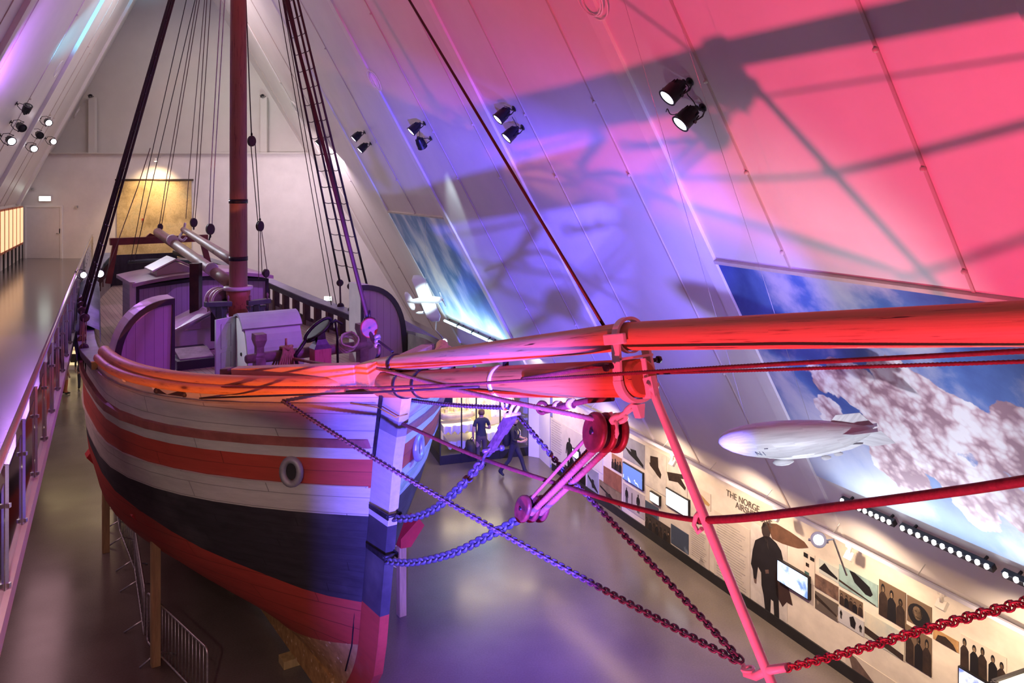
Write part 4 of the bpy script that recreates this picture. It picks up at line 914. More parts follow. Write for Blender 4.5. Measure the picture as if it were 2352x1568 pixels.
# coils on the windlass
def coil(name, c, R, H, mat, label, turns=6, axis=V((0, 0, 1)), up=V((1, 0, 0))):
    m = MB(); axis = axis.normalized(); x = axis.cross(up).normalized(); y = axis.cross(x); pts = []
    for i in range(turns*18+1):
        a = 2*math.pi*i/18; rr = R*(1+.10*math.sin(i*.37)); pts.append(V(c)+x*math.cos(a)*rr+y*math.sin(a)*rr*.8+axis*(H*(i/(turns*18)-.5)+.02*math.sin(i*1.3)))
    m.tube(pts, .017, 6); return tag(m.obj(name, mat), label, 'rope coil')
q = SP(657, 812, 2.9); m = MB()
for k in range(9):
    o = RT*(.035*(k-4)); dz = .30+.03*(k % 3); e = RT*(.022*(k-4))
    m.tube(spline([q+o+e-V((0, 0, dz))-AX*.17, q+o-AX*.15-V((0, 0, .08)), q+o*.6-AX*.12+V((0, 0, .06)), q+o*.5+V((0, 0, .13)), q+o*.6+AX*.12+V((0, 0, .02)), q+o+e-V((0, 0, dz-.04))+AX*.12], 4), .019, 6)
    m.tube(spline([q+o+e-V((0, 0, dz))-AX*.17, q+o+e*1.4-V((0, 0, dz+.05))-AX*.02, q+o+e-V((0, 0, dz-.04))+AX*.12], 4), .019, 6)
m.tube([q-RT*.10+V((0, 0, .12)), q-AX*.14+V((0, 0, .10)), q+RT*.10+V((0, 0, .12))], .03, 7); m.tube([q+V((0, 0, .1)), q+V((0, 0, .26))], .02, 6)
tag(m.obj('rope_coil', M('coil_brown', (.36, .21, .11), .7, var=.15, scale=20)), 'brown rope coil hung over the left end of the windlass barrel', 'rope coil')
coil('rope_coil', SP(800, 786, 2.85), .19, .14, m_wline, 'pale rope coil lying on the right end of the windlass barrel', 7, (V((0, 0, .8))-AX*.6))
rope('windlass_line', sag(SP(672, 823, 2.8), CP(870, 846, -.1), .03, 10)+[CP(1030, 890, -.2), CP(1180, 924, -.26), CP(1300, 948, -.22), CP(1372, 964, -.1)], .024, m_rope, 'long tan rope from the windlass over the bow to the large red block', 'rope', None, 9, 3, 60, .02)
# bobstay: chains, tackle and blocks
lb, ub = CP(1222, 1168), CP(1391, 993); td = (ub-lb).normalized()
chain('bobstay_chain', spline([CP(889, 1289), CP(950, 1291), CP(1040, 1270), CP(1130, 1226), CP(1196, 1189)], 10), .085, .020, m_chain, 'lower heavy chain from the stem to the small double block', .088)
chain('bobstay_chain', spline([CP(907, 1191), CP(950, 1188), CP(1000, 1167), CP(1060, 1115), CP(1112, 1055)], 10), .085, .020, m_chain, 'upper heavy chain from the stem to the long turnbuckle bar', .088)
pulley(lb, lb-ub, RT*.95-AX*.3, .36, .26, .27, 2, 'double purple-lit block at the end of the lower heavy bow chain', m_block, None, True, m_chain)
pulley(ub, ub-lb, RT*.95-AX*.3, .40, .36, .30, 2, 'large red double block hanging under the end of the bowsprit', m_block, None, True, m_pinkiron)
sdv = (RT*.95-AX*.3); sdv = (sdv-td*sdv.dot(td)).normalized(); ev = td.cross(sdv)
for k, (o, e_, rr, lab) in enumerate(((-.055, -.075, .03, 'front left'), (.055, -.075, .03, 'front right'), (-.06, .05, .017, 'rear left'), (.06, .05, .017, 'rear right'))):
    a, b_ = lb+sdv*o+ev*e_+td*.05, ub+sdv*o*1.2+ev*e_*1.3-td*.05
    rope('tackle_fall', [a, b_], rr, m_rope, '%s rope of the tackle between the two double blocks under the bowsprit' % lab, 'rope', 'falls of the bobstay tackle', 10, 3, 55, .018)
# shackle from cap to big block
q0, q1 = CP(1457, 918), CP(1418, 955)
m = MB()
def shackle(m, a, b_, w_, r_): 
    d = (b_-a); u = RT*.8+AX*.2; u = (u-d.normalized()*u.dot(d.normalized())).normalized(); L = d.length
    m.tube([a+u*w_*.9, a+d*.35+u*w_, a+d*.8+u*w_*.7, b_, a+d*.8-u*w_*.7, a+d*.35-u*w_, a-u*w_*.9, a-d*.15], r_, 8, True)
shackle(m, q0-V((0, 0, .04)), CP(1440, 944), .06, .02); tag(m.obj('shackle', m_pinkiron), 'upper pale shackle hanging from the iron cap of the bowsprit', 'shackle')
m = MB(); shackle(m, CP(1448, 940), CP(1416, 962), .045, .018); tag(m.obj('shackle', m_pinkiron), 'lower pale shackle holding the large red double block', 'shackle')
# turnbuckle bar from band to chain
a, b_ = CP(1180, 946), CP(1127, 1033); d = (b_-a); r = root('turnbuckle', b_, 'long flat purple-lit iron bar with shackle between bowsprit band and upper chain', 'turnbuckle')
m = MB(); m.beam(a+d*.06, a+d*.5, .11, .09, RT, bev=.01); m.beam(a+d*.5, b_, .085, .07, RT, bev=.01); m.obj('bar', m_chain, r)
m = MB(); shackle(m, CP(1186, 928), a+d*.08, .06, .02); m.tube([a+d*.06-RT*.1, a+d*.06+RT*.1], .025, 8); m.obj('top_shackle', m_pinkiron, r)
m = MB(); shackle(m, b_-d*.05, CP(1112, 1056), .05, .018); m.tube([b_-RT*.1, b_+RT*.14], .024, 8); m.ball(b_+RT*.15, .04, n=6); m.obj('bottom_shackle', m_chain, r)
# guys
hk = CP(1712, 1528)
lg = V(S(1.85, -1.66, zr(1.8)+.12)); lg = SP(572, 868, 1.95)
chain('guy_chain', sag(lg, hk, .10, 20), .047, .0115, m_chain, 'long chain from the left bow rail down to the foot of the striker rod', .046, k=5)
rg = SP(1088, 842, 1.2)
chain('guy_chain', spline([rg, CP(1190, 955, .5), CP(1290, 1073, .35), CP(1400, 1192, .22), CP(1520, 1320, .1), CP(1705, 1519)], 8), .047, .0115, m_chain, 'chain from behind the bowsprit down right to the foot of the striker rod', .046, k=5)
chain('martingale_chain', spline([CP(1806, 1534), CP(1960, 1494), CP(2140, 1440), CP(2352, 1383), CP(2700, 1290), CP(3600, 1050), JE-V((0, 0, .1))], 12), .050, .0075, m_chain_d, 'dark red stud chain from the striker foot rising to the right frame edge', .06, True)
chain('bow_chain', sag(S(.2, .32, 5.35), CP(1176, 936), .03, 14), .04, .010, m_chain, 'thin blue-lit chain from the stem to the band on the bowsprit', .04, k=5)
h0 = hit(841, 938, S(.3, -.35, 5.2), RT*.85-AX*.5)
rope('martingale_rope', spline([h0, CP(940, 980), CP(1100, 1050), CP(1350, 1133), CP(1500, 1176), CP(1600, 1194)], 8), [.024]*41, m_redrope, 'thick wrapped rope from the left bow down to the hook on the striker rod', 'rope')
rope('martingale_rope', spline([CP(1604, 1195), CP(1720, 1188), CP(1950, 1160), CP(2200, 1127), CP(2352, 1104), CP(2800, 1035), CP(3600, 912), JE-V((0, 0, .1))], 8), .032, m_redrope, 'thick dark red rope from the striker hook rising to the right frame edge', 'rope')
g0 = S(2.7, -2.52, zr(2.7)-.02); g1 = S(1.9, -2.1, zr(1.9)-.10)
rope('jib_guy', [g0, CP(868, 890, -.5), CP(1100, 880, -.42), CP(1440, 857, -.3), CP(1800, 835, -.22), CP(2352, 806, -.1), CP(2800, 782, -.1), JE-RT*.12], .016, m_redrope, 'upper dark red wire passing left of the bowsprit to the right frame edge', 'rope', None, 8, 3, 70, .015)
rope('jib_guy', [g1, CP(868, 900, -.5), CP(1100, 888, -.42)], .014, m_tar, 'thin dark wire along the left bow just under the red wire', 'rope')
rope('jib_guy', [CP(1478, 858, .22), CP(1800, 848, .25), CP(2352, 830, .3), CP(2800, 818, .3), JE+RT*.12], .013, m_redrope, 'lower dark red wire from the iron cap to the right frame edge', 'rope', None, 8, 3, 70, .015)
# turnbuckles of the guys on the left bow
for a, b_, lab in ((S(3.6, -2.86, zr(3.6)+.0), S(2.75, -2.56, zr(2.7)-.02), 'pale rope tackle lashed along the left bow rail'),):
    m = MB()
    for k in (-.03, .03): m.tube([a+V((0, 0, k)), b_+V((0, 0, k))], .022, 7, lobes=3, twist=50)
    m.ball(a, .06, n=6); m.ball(b_, .06, n=6); tag(m.obj('rail_tackle', m_wline), lab, 'tackle')
m = MB(); a, b_ = S(2.7, -2.55, zr(2.7)-.07), S(2.15, -2.26, zr(2.2)-.06); m.beam(a, b_, .05, .07); m.ball(a, .05, n=6); m.ball(b_, .05, n=6); tag(m.obj('rail_shackle', m_tar), 'dark iron fitting beside the pale tackle on the left bow rail', 'shackle')
# thimble and splice under bowsprit on the right guy
q = CP(1245, 936, .25); m = MB(); m.tube([q+BD*.09*math.cos(a)+V((0, 0, 1))*.06*math.sin(a) for a in [2*math.pi*k/14 for k in range(14)]], .022, 7, True); m.tube([q+BD*.07, CP(1300, 930, .3), CP(1350, 920, .35), CP(1408, 914, .4)], .03, 8, lobes=3, twist=50); m.tube([q+BD*.07-V((0,0,.03)), CP(1318, 930, .3)], .034, 8)
tag(m.obj('spliced_guy', m_redrope), 'dark spliced wire end with thimble hanging under the bowsprit', 'rope')
for px, lab in ((1281, 'left'), (1312, 'right')):
    q = CP(px, 932 if px < 1300 else 927, .3); m = MB(); m.lathe(q-BD*.03, BD, [(0, .05), (.0, .055), (.07, .055), (.07, .05)], 12); tag(m.obj('wire_clamp', m_pinkiron), '%s bright clamp on the spliced wire under the bowsprit' % lab, 'clamp')
rope('cap_guy', spline([CP(1404, 838, -.25), CP(1380, 838, -.22), CP(1330, 848, -.2), CP(1250, 862, -.2), CP(1200, 870, -.2)], 5), .022, m_redrope, 'red wire end spliced to the iron cap along the left side of the bowsprit', 'rope')
# ================================================================== exhibits on the right
def frame_wall(pxL, pxR, yT, yB, off):
    A, B = RW(pxL, yT, off), RW(pxL, yB, off); L = abs((RW(pxR, 1000, off)-RW(pxL, 1000, off)).dot(UR))
    return A, B, L, (A-B).length
def pmat(name, light, dark, thr=.5, scale=3.0, grad=0.0, soft=.06, mid=None):
    """printed photograph: blotches of dark on light"""
    if name in _mc: return _mc[name]
    m, nt, b = _nt(name); tc = N(nt, 'ShaderNodeTexCoord'); sx = N(nt, 'ShaderNodeSeparateXYZ'); lk(nt, tc.outputs['UV'], sx.inputs[0])
    nz = N(nt, 'ShaderNodeTexNoise', i_Scale=scale*1.6, i_Detail=6.0, i_Roughness=.62, i_Distortion=.4); lk(nt, tc.outputs['UV'], nz.inputs['Vector'])
    k = nz.outputs[0]
    if grad: k = MATH(nt, 'ADD', k, MATH(nt, 'MULTIPLY', MATH(nt, 'SUBTRACT', sx.outputs[1], .4), grad))
    st = [(thr-soft, dark), (thr+soft, light)] if not mid else [(thr-soft, dark), (thr, mid), (thr+soft, light)]
    lk(nt, RAMP(nt, k, st), b.inputs['Base Color']); b.inputs['Roughness'].default_value = .5
    _mc[name] = m; return m
PAPER = (.62, .56, .49)
INK = M('ink_black', (.006, .005, .006), .6); INKB = M('ink_brown', (.028, .016, .011), .6, var=.3, scale=8); GREYT = M('text_grey', (.40, .36, .33), .6)
def poster(pxL, pxR, yT, yB, mat, label, shapes=(), cat='photo print', off=.012, name='photo_print', extra=None, thick=.01):
    A, B, L, H = frame_wall(pxL, pxR, yT, yB, off); m = MB(); D = -UR; Z = V((0, 0, 1))
    m.prism([B, B+D*L, B+D*L+Z*H, B+Z*H], NR*thick); mats = [mat]
    for pts, mt in shapes:
        if mt not in mats: mats.append(mt)
        m.mi = mats.index(mt); q = [B+D*(u*L)+Z*(v*H)-NR*.003 for u, v in pts]
        m.prism(q, NR*.002)
    o = m.obj(name, mats); return tag(o, label, cat)
def R4(u0, v0, u1, v1): return [(u0, v0), (u1, v0), (u1, v1), (u0, v1)]
def lines(u0, u1, v0, v1, n, rnd=.25):
    out = []
    for i in range(n):
        v = lerp(v1, v0, i/max(1, n-1)); e = u1-(u1-u0)*random.random()*rnd; out.append((R4(u0, v-.35*(v1-v0)/n*.6, e, v+.35*(v1-v0)/n*.6), GREYT))
    return out
def man(u, w_, v0, h):   # standing figure outline
    P_ = [(-.25, 0), (-.05, 0), (-.03, .42), (.05, .42), (.08, 0), (.28, 0), (.30, .45), (.34, .62), (.45, .42), (.52, .46), (.42, .74), (.28, .82), (.10, .85), (.13, .93), (.06, 1), (-.06, 1), (-.13, .93), (-.10, .85), (-.30, .82), (-.42, .72), (-.50, .44), (-.42, .42), (-.34, .62), (-.30, .45)]
    return [(u+x*w_, v0+y*h) for x, y in P_]
pap = pmat('pale_print', PAPER, (.50, .45, .39), .42, 1.2, 0, .2); snow = pmat('snow_print', (.66, .62, .58), (.40, .38, .38), .45, 1.5, 0, .18)
s1 = pmat('grey_sea_print', (.33, .34, .37), (.22, .22, .26), .5, 1.5, .1, .2); s2 = pmat('sepia_print', (.55, .40, .24), (.10, .055, .03), .5, 2.2, .5, .08); s3 = pmat('dark_crowd_print', (.52, .40, .28), (.03, .02, .018), .47, 3.2, .1, .05)
s4 = pmat('dark_group_print', (.40, .30, .20), (.03, .02, .018), .49, 2.6, .1, .05); s5 = pmat('blue_print', (.30, .38, .50), (.05, .07, .11), .5, 1.6, .5, .15); s6 = pmat('rust_print', (.32, .13, .07), (.16, .06, .035), .5, 2, 0, .2)
s7 = pmat('teal_print', (.30, .46, .46), (.12, .16, .17), .45, 1.5, 0, .15); s8 = pmat('ochre_print', (.58, .36, .15), (.03, .02, .015), .48, 2.4, 0, .05); s9 = pmat('faces_print', (.62, .47, .30), (.02, .016, .014), .50, 3.0, 0, .05)
def oval(u, v, a, b_, n=12): return [(u+a*math.cos(2*math.pi*k/n), v+b_*math.sin(2*math.pi*k/n)) for k in range(n)]
FACE = M('print_face', (.42, .29, .19), .6, var=.2, scale=12)
def crowd(n, h, v0=0.0, seed=1, faces=True):
    rnd = random.Random(seed); out = []
    for i in range(n):
        u = (i+.5)/n+rnd.uniform(-.02, .02); w_ = .62/n; t = h*rnd.uniform(.85, 1.1)
        out.append(([(u-w_*.8, v0), (u+w_*.8, v0), (u+w_*.75, v0+t*.62), (u+w_*.3, v0+t*.74), (u-w_*.3, v0+t*.74), (u-w_*.75, v0+t*.60)], INK if i % 2 else INKB))
        out.append((oval(u, v0+t*.86, w_*.36, t*.14), INK))
        if faces: out.append((oval(u, v0+t*.83, w_*.24, t*.085), FACE))
    return out
mid = pmat('mid_sepia_print', (.36, .26, .17), (.15, .10, .065), .5, 1.6, .5, .18); drk = pmat('dark_sepia_print', (.15, .105, .07), (.04, .028, .022), .5, 2.0, .3, .2)
plane = [(.05, .70), (.45, .55), (.40, .62), (.60, .62), (.62, .50), (.96, .30), (.98, .22), (.60, .32), (.45, .30), (.38, .45), (.05, .62)]
poster(1264, 1347, 957, 1066, pap, 'tall print of two dark figures in long clothes beside lines of text', lines(.04, .34, .35, .95, 13)+[(man(.55, .20, .18, .62), INK), (man(.80, .18, .14, .60), INK), (R4(.42, .02, .98, .2), INKB), ([(.4, .02), (.62, .45), (.75, .3), (.98, .42), (.98, .02)], INK)])
poster(1349, 1374, 1070, 1130, s1, 'small grey aircraft photograph nearest the tackle low on the wall', [(plane, INK)])
poster(1376, 1427, 1100, 1146, pmat('olive_print', (.42, .34, .18), (.18, .13, .07), .5, 1.5, .2, .2), 'olive toned photograph of an aeroplane on the ground', [([(.05, .75), (.95, .35), (.95, .28), (.05, .66)], INK), ([(.3, .5), (.5, .62), (.66, .45), (.6, .25), (.36, .28)], INKB)])
poster(1386, 1427, 1069, 1109, s6, 'plain rust brown photograph above the olive aeroplane print')
poster(1405, 1428, 1040, 1074, pmat('orange_group', (.52, .30, .17), (.35, .18, .09), .5, 2, .3, .15), 'small orange toned photograph of a dark group high on the wall', crowd(4, .75, 0, 31, False))
poster(1349, 1384, 1022, 1066, pap, 'pale print with small dark dots like islands near the big block', [(R4(.1, .5, .3, .8), INK), (R4(.5, .3, .6, .5), INKB), (R4(.72, .65, .8, .85), INK)])
poster(1431, 1480, 997, 1050, s1, 'grey photograph of a seaplane on water at the top of the wall', [([(.05, .55), (.4, .42), (.35, .55), (.62, .60), (.66, .40), (.96, .15), (.96, .03), (.5, .22), (.3, .30)], INK)])
poster(1431, 1480, 1108, 1161, pmat('ice_print', (.50, .46, .47), (.34, .31, .33), .5, 1.5, 0, .2), 'print of skiers standing on ice, below the screen with people', [(man(.18, .16, .15, .75), INK), (man(.72, .18, .12, .78), INK), (R4(.42, .1, .45, .8), INKB)])
poster(1482, 1530, 1022, 1112, snow, 'pale print of a dark tractor on snow', [([(.25, .55), (.25, .80), (.62, .86), (.64, .62), (.78, .48), (.74, .36), (.55, .42), (.2, .62)], INKB)])
poster(1482, 1539, 1175, 1218, drk, 'very dark photograph of a crowd at the bottom of the wall', crowd(7, .8, 0, 3))
poster(1482, 1512, 1148, 1176, s5, 'small blue photograph under the white tablet')
poster(1532, 1578, 1048, 1118, snow, 'pale print of a dark aeroplane above the white screen', [([(.0, .5), (.5, .62), (.95, .72), (.98, .60), (.7, .52), (.95, .32), (.9, .22), (.55, .35), (.1, .25)], INKB)])
poster(1541, 1581, 1202, 1246, s5, 'blue grey sea photograph at the bottom of the wall left of the striker rod')
poster(1590, 1632, 1112, 1150, pap, 'pale sheet with an ochre airship printed behind the striker rod', [([(.0, .55), (.35, .75), (.98, .38), (.9, .24), (.4, .25)], M('ochre_ink', (.40, .24, .10), .6))])
tx = poster(1640, 1722, 1170, 1378, pap, 'tall pale text panel beneath the printed airship heading', lines(.08, .92, .10, .92, 30), 'text panel', name='text_panel')
poster(1584, 1628, 1205, 1290, pap, 'narrow pale text panel between the blue sea print and the striker rod', lines(.1, .9, .25, .95, 13)+[([(.4, .0), (.9, .1), (.6, .35)], GREYT)], 'text panel', name='text_panel')
# heading in raised letters
def wall_text(txt, px, py, size, label):
    cu = bpy.data.curves.new('heading', 'FONT'); cu.body = txt; cu.size = size; cu.extrude = .002; cu.align_x = 'LEFT'
    o = bpy.data.objects.new('heading_tmp', cu); COL.objects.link(o); bpy.context.view_layer.update()
    me = bpy.data.meshes.new_from_object(o.evaluated_get(bpy.context.evaluated_depsgraph_get())); bpy.data.objects.remove(o)
    me.materials.append(M('heading_ink', (.10, .08, .07), .6)); ob = bpy.data.objects.new('wall_heading', me); COL.objects.link(ob)
    R = Matrix((-UR, V((0, 0, 1)), -NR)).transposed().to_4x4(); ob.matrix_world = Matrix.Translation(RW(px, py, .016)) @ R
    return tag(ob, label, 'lettering')
wall_text('THE NORGE —', 1668, 1137, .185, 'upper dark heading line printed on the wall over the tall text panel')
wall_text('AIRSHIP EXPE', 1689, 1165, .185, 'lower dark heading line printed on the wall over the tall text panel')
coat = M('print_coat', (.010, .008, .011), .6, var=.2)
def mp(x, y):
    b_ = 1012+(x-375)*.675; t = 442+(x-375)*.5; return ((x-375)/255, (b_-y)/(b_-t))
def mpl(*q): return [mp(x, y) for x, y in q]
poster(1724, 1808, 1196, 1384, snow, 'life-size print of a man in a dark coat with a brown airship behind', [
 (mpl((492, 452), (560, 452), (650, 500), (740, 560), (765, 598), (700, 612), (600, 590), (530, 560)), M('airship_ink', (.13, .06, .035), .6, var=.2)),
 (mpl((545, 800), (590, 780), (640, 900), (665, 1020), (628, 1000), (600, 1035), (560, 960)), M('coat_tail_ink', (.04, .018, .016), .6)),
 (mpl((470, 545), (515, 548), (560, 590), (590, 640), (603, 700), (596, 770), (560, 800), (572, 920), (578, 1130), (545, 1125), (538, 1000), (520, 985), (516, 1108), (484, 1090), (470, 960), (455, 890), (452, 800), (430, 760), (418, 850), (398, 840), (392, 780), (378, 740), (392, 640), (410, 575)), coat),
 (mpl((455, 480), (468, 452), (492, 446), (515, 462), (522, 500), (512, 545), (495, 562), (470, 552), (458, 520)), M('face_ink', (.035, .024, .022), .6)),
 (mpl((452, 492), (466, 450), (492, 442), (518, 460), (524, 486), (500, 470), (472, 478)), M('hair_ink', (.06, .05, .046), .6)),
 (mpl((475, 555), (500, 568), (505, 640), (492, 600)), M('scarf_ink', (.07, .055, .05), .6)),
 (mpl((398, 838), (420, 848), (418, 880), (404, 872)), M('hand_ink', (.16, .10, .085), .6)), (mpl((480, 780), (505, 778), (508, 805), (484, 808)), M('hand_ink', (.16, .10, .085), .6))], off=.006)
poster(1846, 1871, 1262, 1330, pap, 'narrow pale print with five small dark objects right of the blue screen', [(R4(.0, .78, .4, .93), INK), (R4(.6, .78, .98, .9), INK), (R4(.2, .5, .5, .62), INKB), (R4(.1, .08, .5, .32), M('ink_teal', (.05, .12, .12), .6))])
poster(1881, 1926, 1282, 1314, pmat('mountain_print', (.50, .56, .54), (.42, .44, .42), .5, 1.5, 0, .2), 'pale print of a dark mountain beside the airship print', [([(.0, .3), (.3, .9), (.55, .6), (.95, .35), (.95, .2)], INK)])
poster(1927, 2016, 1295, 1344, s7, 'teal print of a large dark airship seen from below', [([(.28, .98), (.42, 1.0), (.80, .72), (.88, .45), (.82, .30), (.70, .28), (.42, .55)], INK), ([(.0, .30), (.95, .05), (.95, .0), (.0, .2)], INKB)])
poster(1872, 1925, 1317, 1348, pmat('brown_ship_print', (.20, .12, .09), (.05, .03, .025), .5, 3, 0, .15), 'dark brown photograph of machinery on the right wall')
poster(1872, 1925, 1356, 1396, pmat('ridge_print', (.52, .42, .33), (.10, .08, .07), .48, 1.6, .4, .08), 'photograph of a snow slope below the dark brown machinery print', [([(.0, .85), (.95, .35), (.95, .25), (.0, .6)], INKB)])
poster(1928, 1981, 1353, 1386, mid, 'photograph of a row of people below the teal airship print', crowd(5, .8, .0, 5))
poster(1925, 1984, 1392, 1426, pmat('ice_blue_print', (.52, .52, .55), (.40, .40, .44), .5, 1.3, 0, .2), 'pale bluish print with three small dark figures', [(man(.12, .10, .3, .6), INK), ([(.5, .2), (.45, .75), (.6, .95), (.7, .6), (.66, .15)], INK), (man(.88, .12, .2, .5), INK)])
poster(2019, 2080, 1329, 1410, mid, 'tall dark photograph of figures left of the dark face print', crowd(3, .85, 0, 8))
poster(2083, 2139, 1365, 1424, mid, 'dark photograph of a smiling face in furs at the right', [(oval(.5, .42, .46, .44, 18), INK), (oval(.45, .5, .2, .26, 16), FACE), ([(.34, .36), (.56, .36), (.5, .31), (.4, .31)], INKB), (oval(.38, .56, .035, .03, 8), INK), (oval(.53, .56, .035, .03, 8), INK)])
poster(1986, 2077, 1402, 1462, pmat('pale_blue_sketch', (.60, .56, .46), (.36, .42, .42), .45, 1.1, .1, .15), 'pale bluish photograph of a ship deck behind the red stud chain', [([(.0, .15), (.98, .0), (.98, .22), (.0, .42)], INKB)])
poster(2080, 2139, 1432, 1518, mid, 'tall dark photograph of standing people behind the red stud chain', crowd(3, .92, 0, 11))
poster(2143, 2201, 1441, 1466, pmat('ochre_plain', (.50, .30, .13), (.22, .12, .05), .5, 2, 0, .2), 'small ochre photograph right of the red stud chain', [([(.1, 0), (.2, .6), (.5, .8), (.8, .5), (.95, .0)], INKB)])
poster(2207, 2312, 1454, 1528, pap, 'wide print of several dark haired heads at the lower right', crowd(5, .9, 0, 21))
poster(1942, 2072, 1490, 1600, pap, 'print of a large dark pointed boat hull at the bottom of the wall', [([(.05, .98), (.2, .95), (.98, .35), (.98, .05), (.5, .15), (.15, .6)], M('hull_ink', (.13, .085, .075), .6, var=.2))], off=.008)
# screens
def screen(pxL, pxR, yT, yB, em, label, off=.05, name='wall_screen'):
    A, B, L, H = frame_wall(pxL, pxR, yT, yB, off); D = -UR; Z = V((0, 0, 1)); r = root(name, B, label, 'screen')
    m = MB(); m.prism([B-D*.02-Z*.02, B+D*(L+.02)-Z*.02, B+D*(L+.02)+Z*(H+.02), B-D*.02+Z*(H+.02)], NR*off*.98); m.obj('frame', m_blackmetal, r)
    m = MB(); m.prism([B-NR*.004, B+D*L-NR*.004, B+D*L+Z*H-NR*.004, B+Z*H-NR*.004], NR*.003); m.obj('display', em, r)
def semit(name, a, b_, thr, scale, st, grad=0.0):
    m, nt, b = _nt(name); tc = N(nt, 'ShaderNodeTexCoord'); sx = N(nt, 'ShaderNodeSeparateXYZ'); lk(nt, tc.outputs['UV'], sx.inputs[0])
    nz = N(nt, 'ShaderNodeTexNoise', i_Scale=scale, i_Detail=4.0); lk(nt, tc.outputs['UV'], nz.inputs['Vector'])
    k = MATH(nt, 'ADD', nz.outputs[0], MATH(nt, 'MULTIPLY', sx.outputs[1], grad))
    c = RAMP(nt, k, [(thr-.06, a), (thr+.06, b_)]); lk(nt, c, b.inputs['Emission Color']); lk(nt, c, b.inputs['Base Color']); b.inputs['Emission Strength'].default_value = st; b.inputs['Roughness'].default_value = .2
    return m
screen(1431, 1475, 1062, 1098, semit('film_blue', (.10, .18, .5), (.80, .92, 1), .62, 5, 1.0, .5), 'wall screen showing blue white people in snow')
screen(1530, 1580, 1121, 1158, semit('film_white', (.45, .60, .85), (.86, .93, 1), .38, 2, 1.05), 'bright white wall screen left of the striker rod')
screen(1786, 1855, 1286, 1332, semit('film_ice', (.14, .26, .55), (.55, .72, .95), .48, 3, .95), 'blue wall screen showing ice in front of the printed man', .07)
screen(2203, 2290, 1533, 1600, semit('film_ice2', (.14, .22, .6), (.75, .85, 1), .5, 3, .9), 'blue white wall screen at the bottom right below the printed heads')
screen(1315, 1329, 1030, 1047, EMIT('tablet_white', (.80, .95, 1), 1.1), 'small white lit tablet beside the two printed figures', .06, 'tablet')
screen(1493, 1513, 1129, 1148, EMIT('tablet_white2', (.95, .97, 1), 1.1), 'white lit tablet with thick black frame', .06, 'tablet')
# tall glass case whose top cuts into the bottom right corner
k0 = FL(2281, 1566, 2.1); k0.z = 0; r = root('tall_case', k0+NR*.45-UR*.6, 'tall black framed glass case whose top cuts the bottom right corner', 'display case')
cs = [k0, k0+NR*.9, k0+NR*.9-UR*1.2, k0-UR*1.2]; ZZ = V((0, 0, 2.1))
for i in range(4):
    m = MB(); m.beam(cs[i]+ZZ, cs[(i+1) % 4]+ZZ, .05, .05); m.obj('top_edge', m_black, r)
    m = MB(); m.beam(cs[i], cs[i]+ZZ, .05, .05, UR); m.obj('corner_post', m_black, r)
m = MB(); m.prism([c+ZZ for c in cs], (0, 0, -.012)); m.obj('top_glass', M('frosted_top', (.55, .56, .60), .2), r)
m = MB(); m.prism([c for c in cs], (0, 0, .5)); m.obj('base', m_black, r)
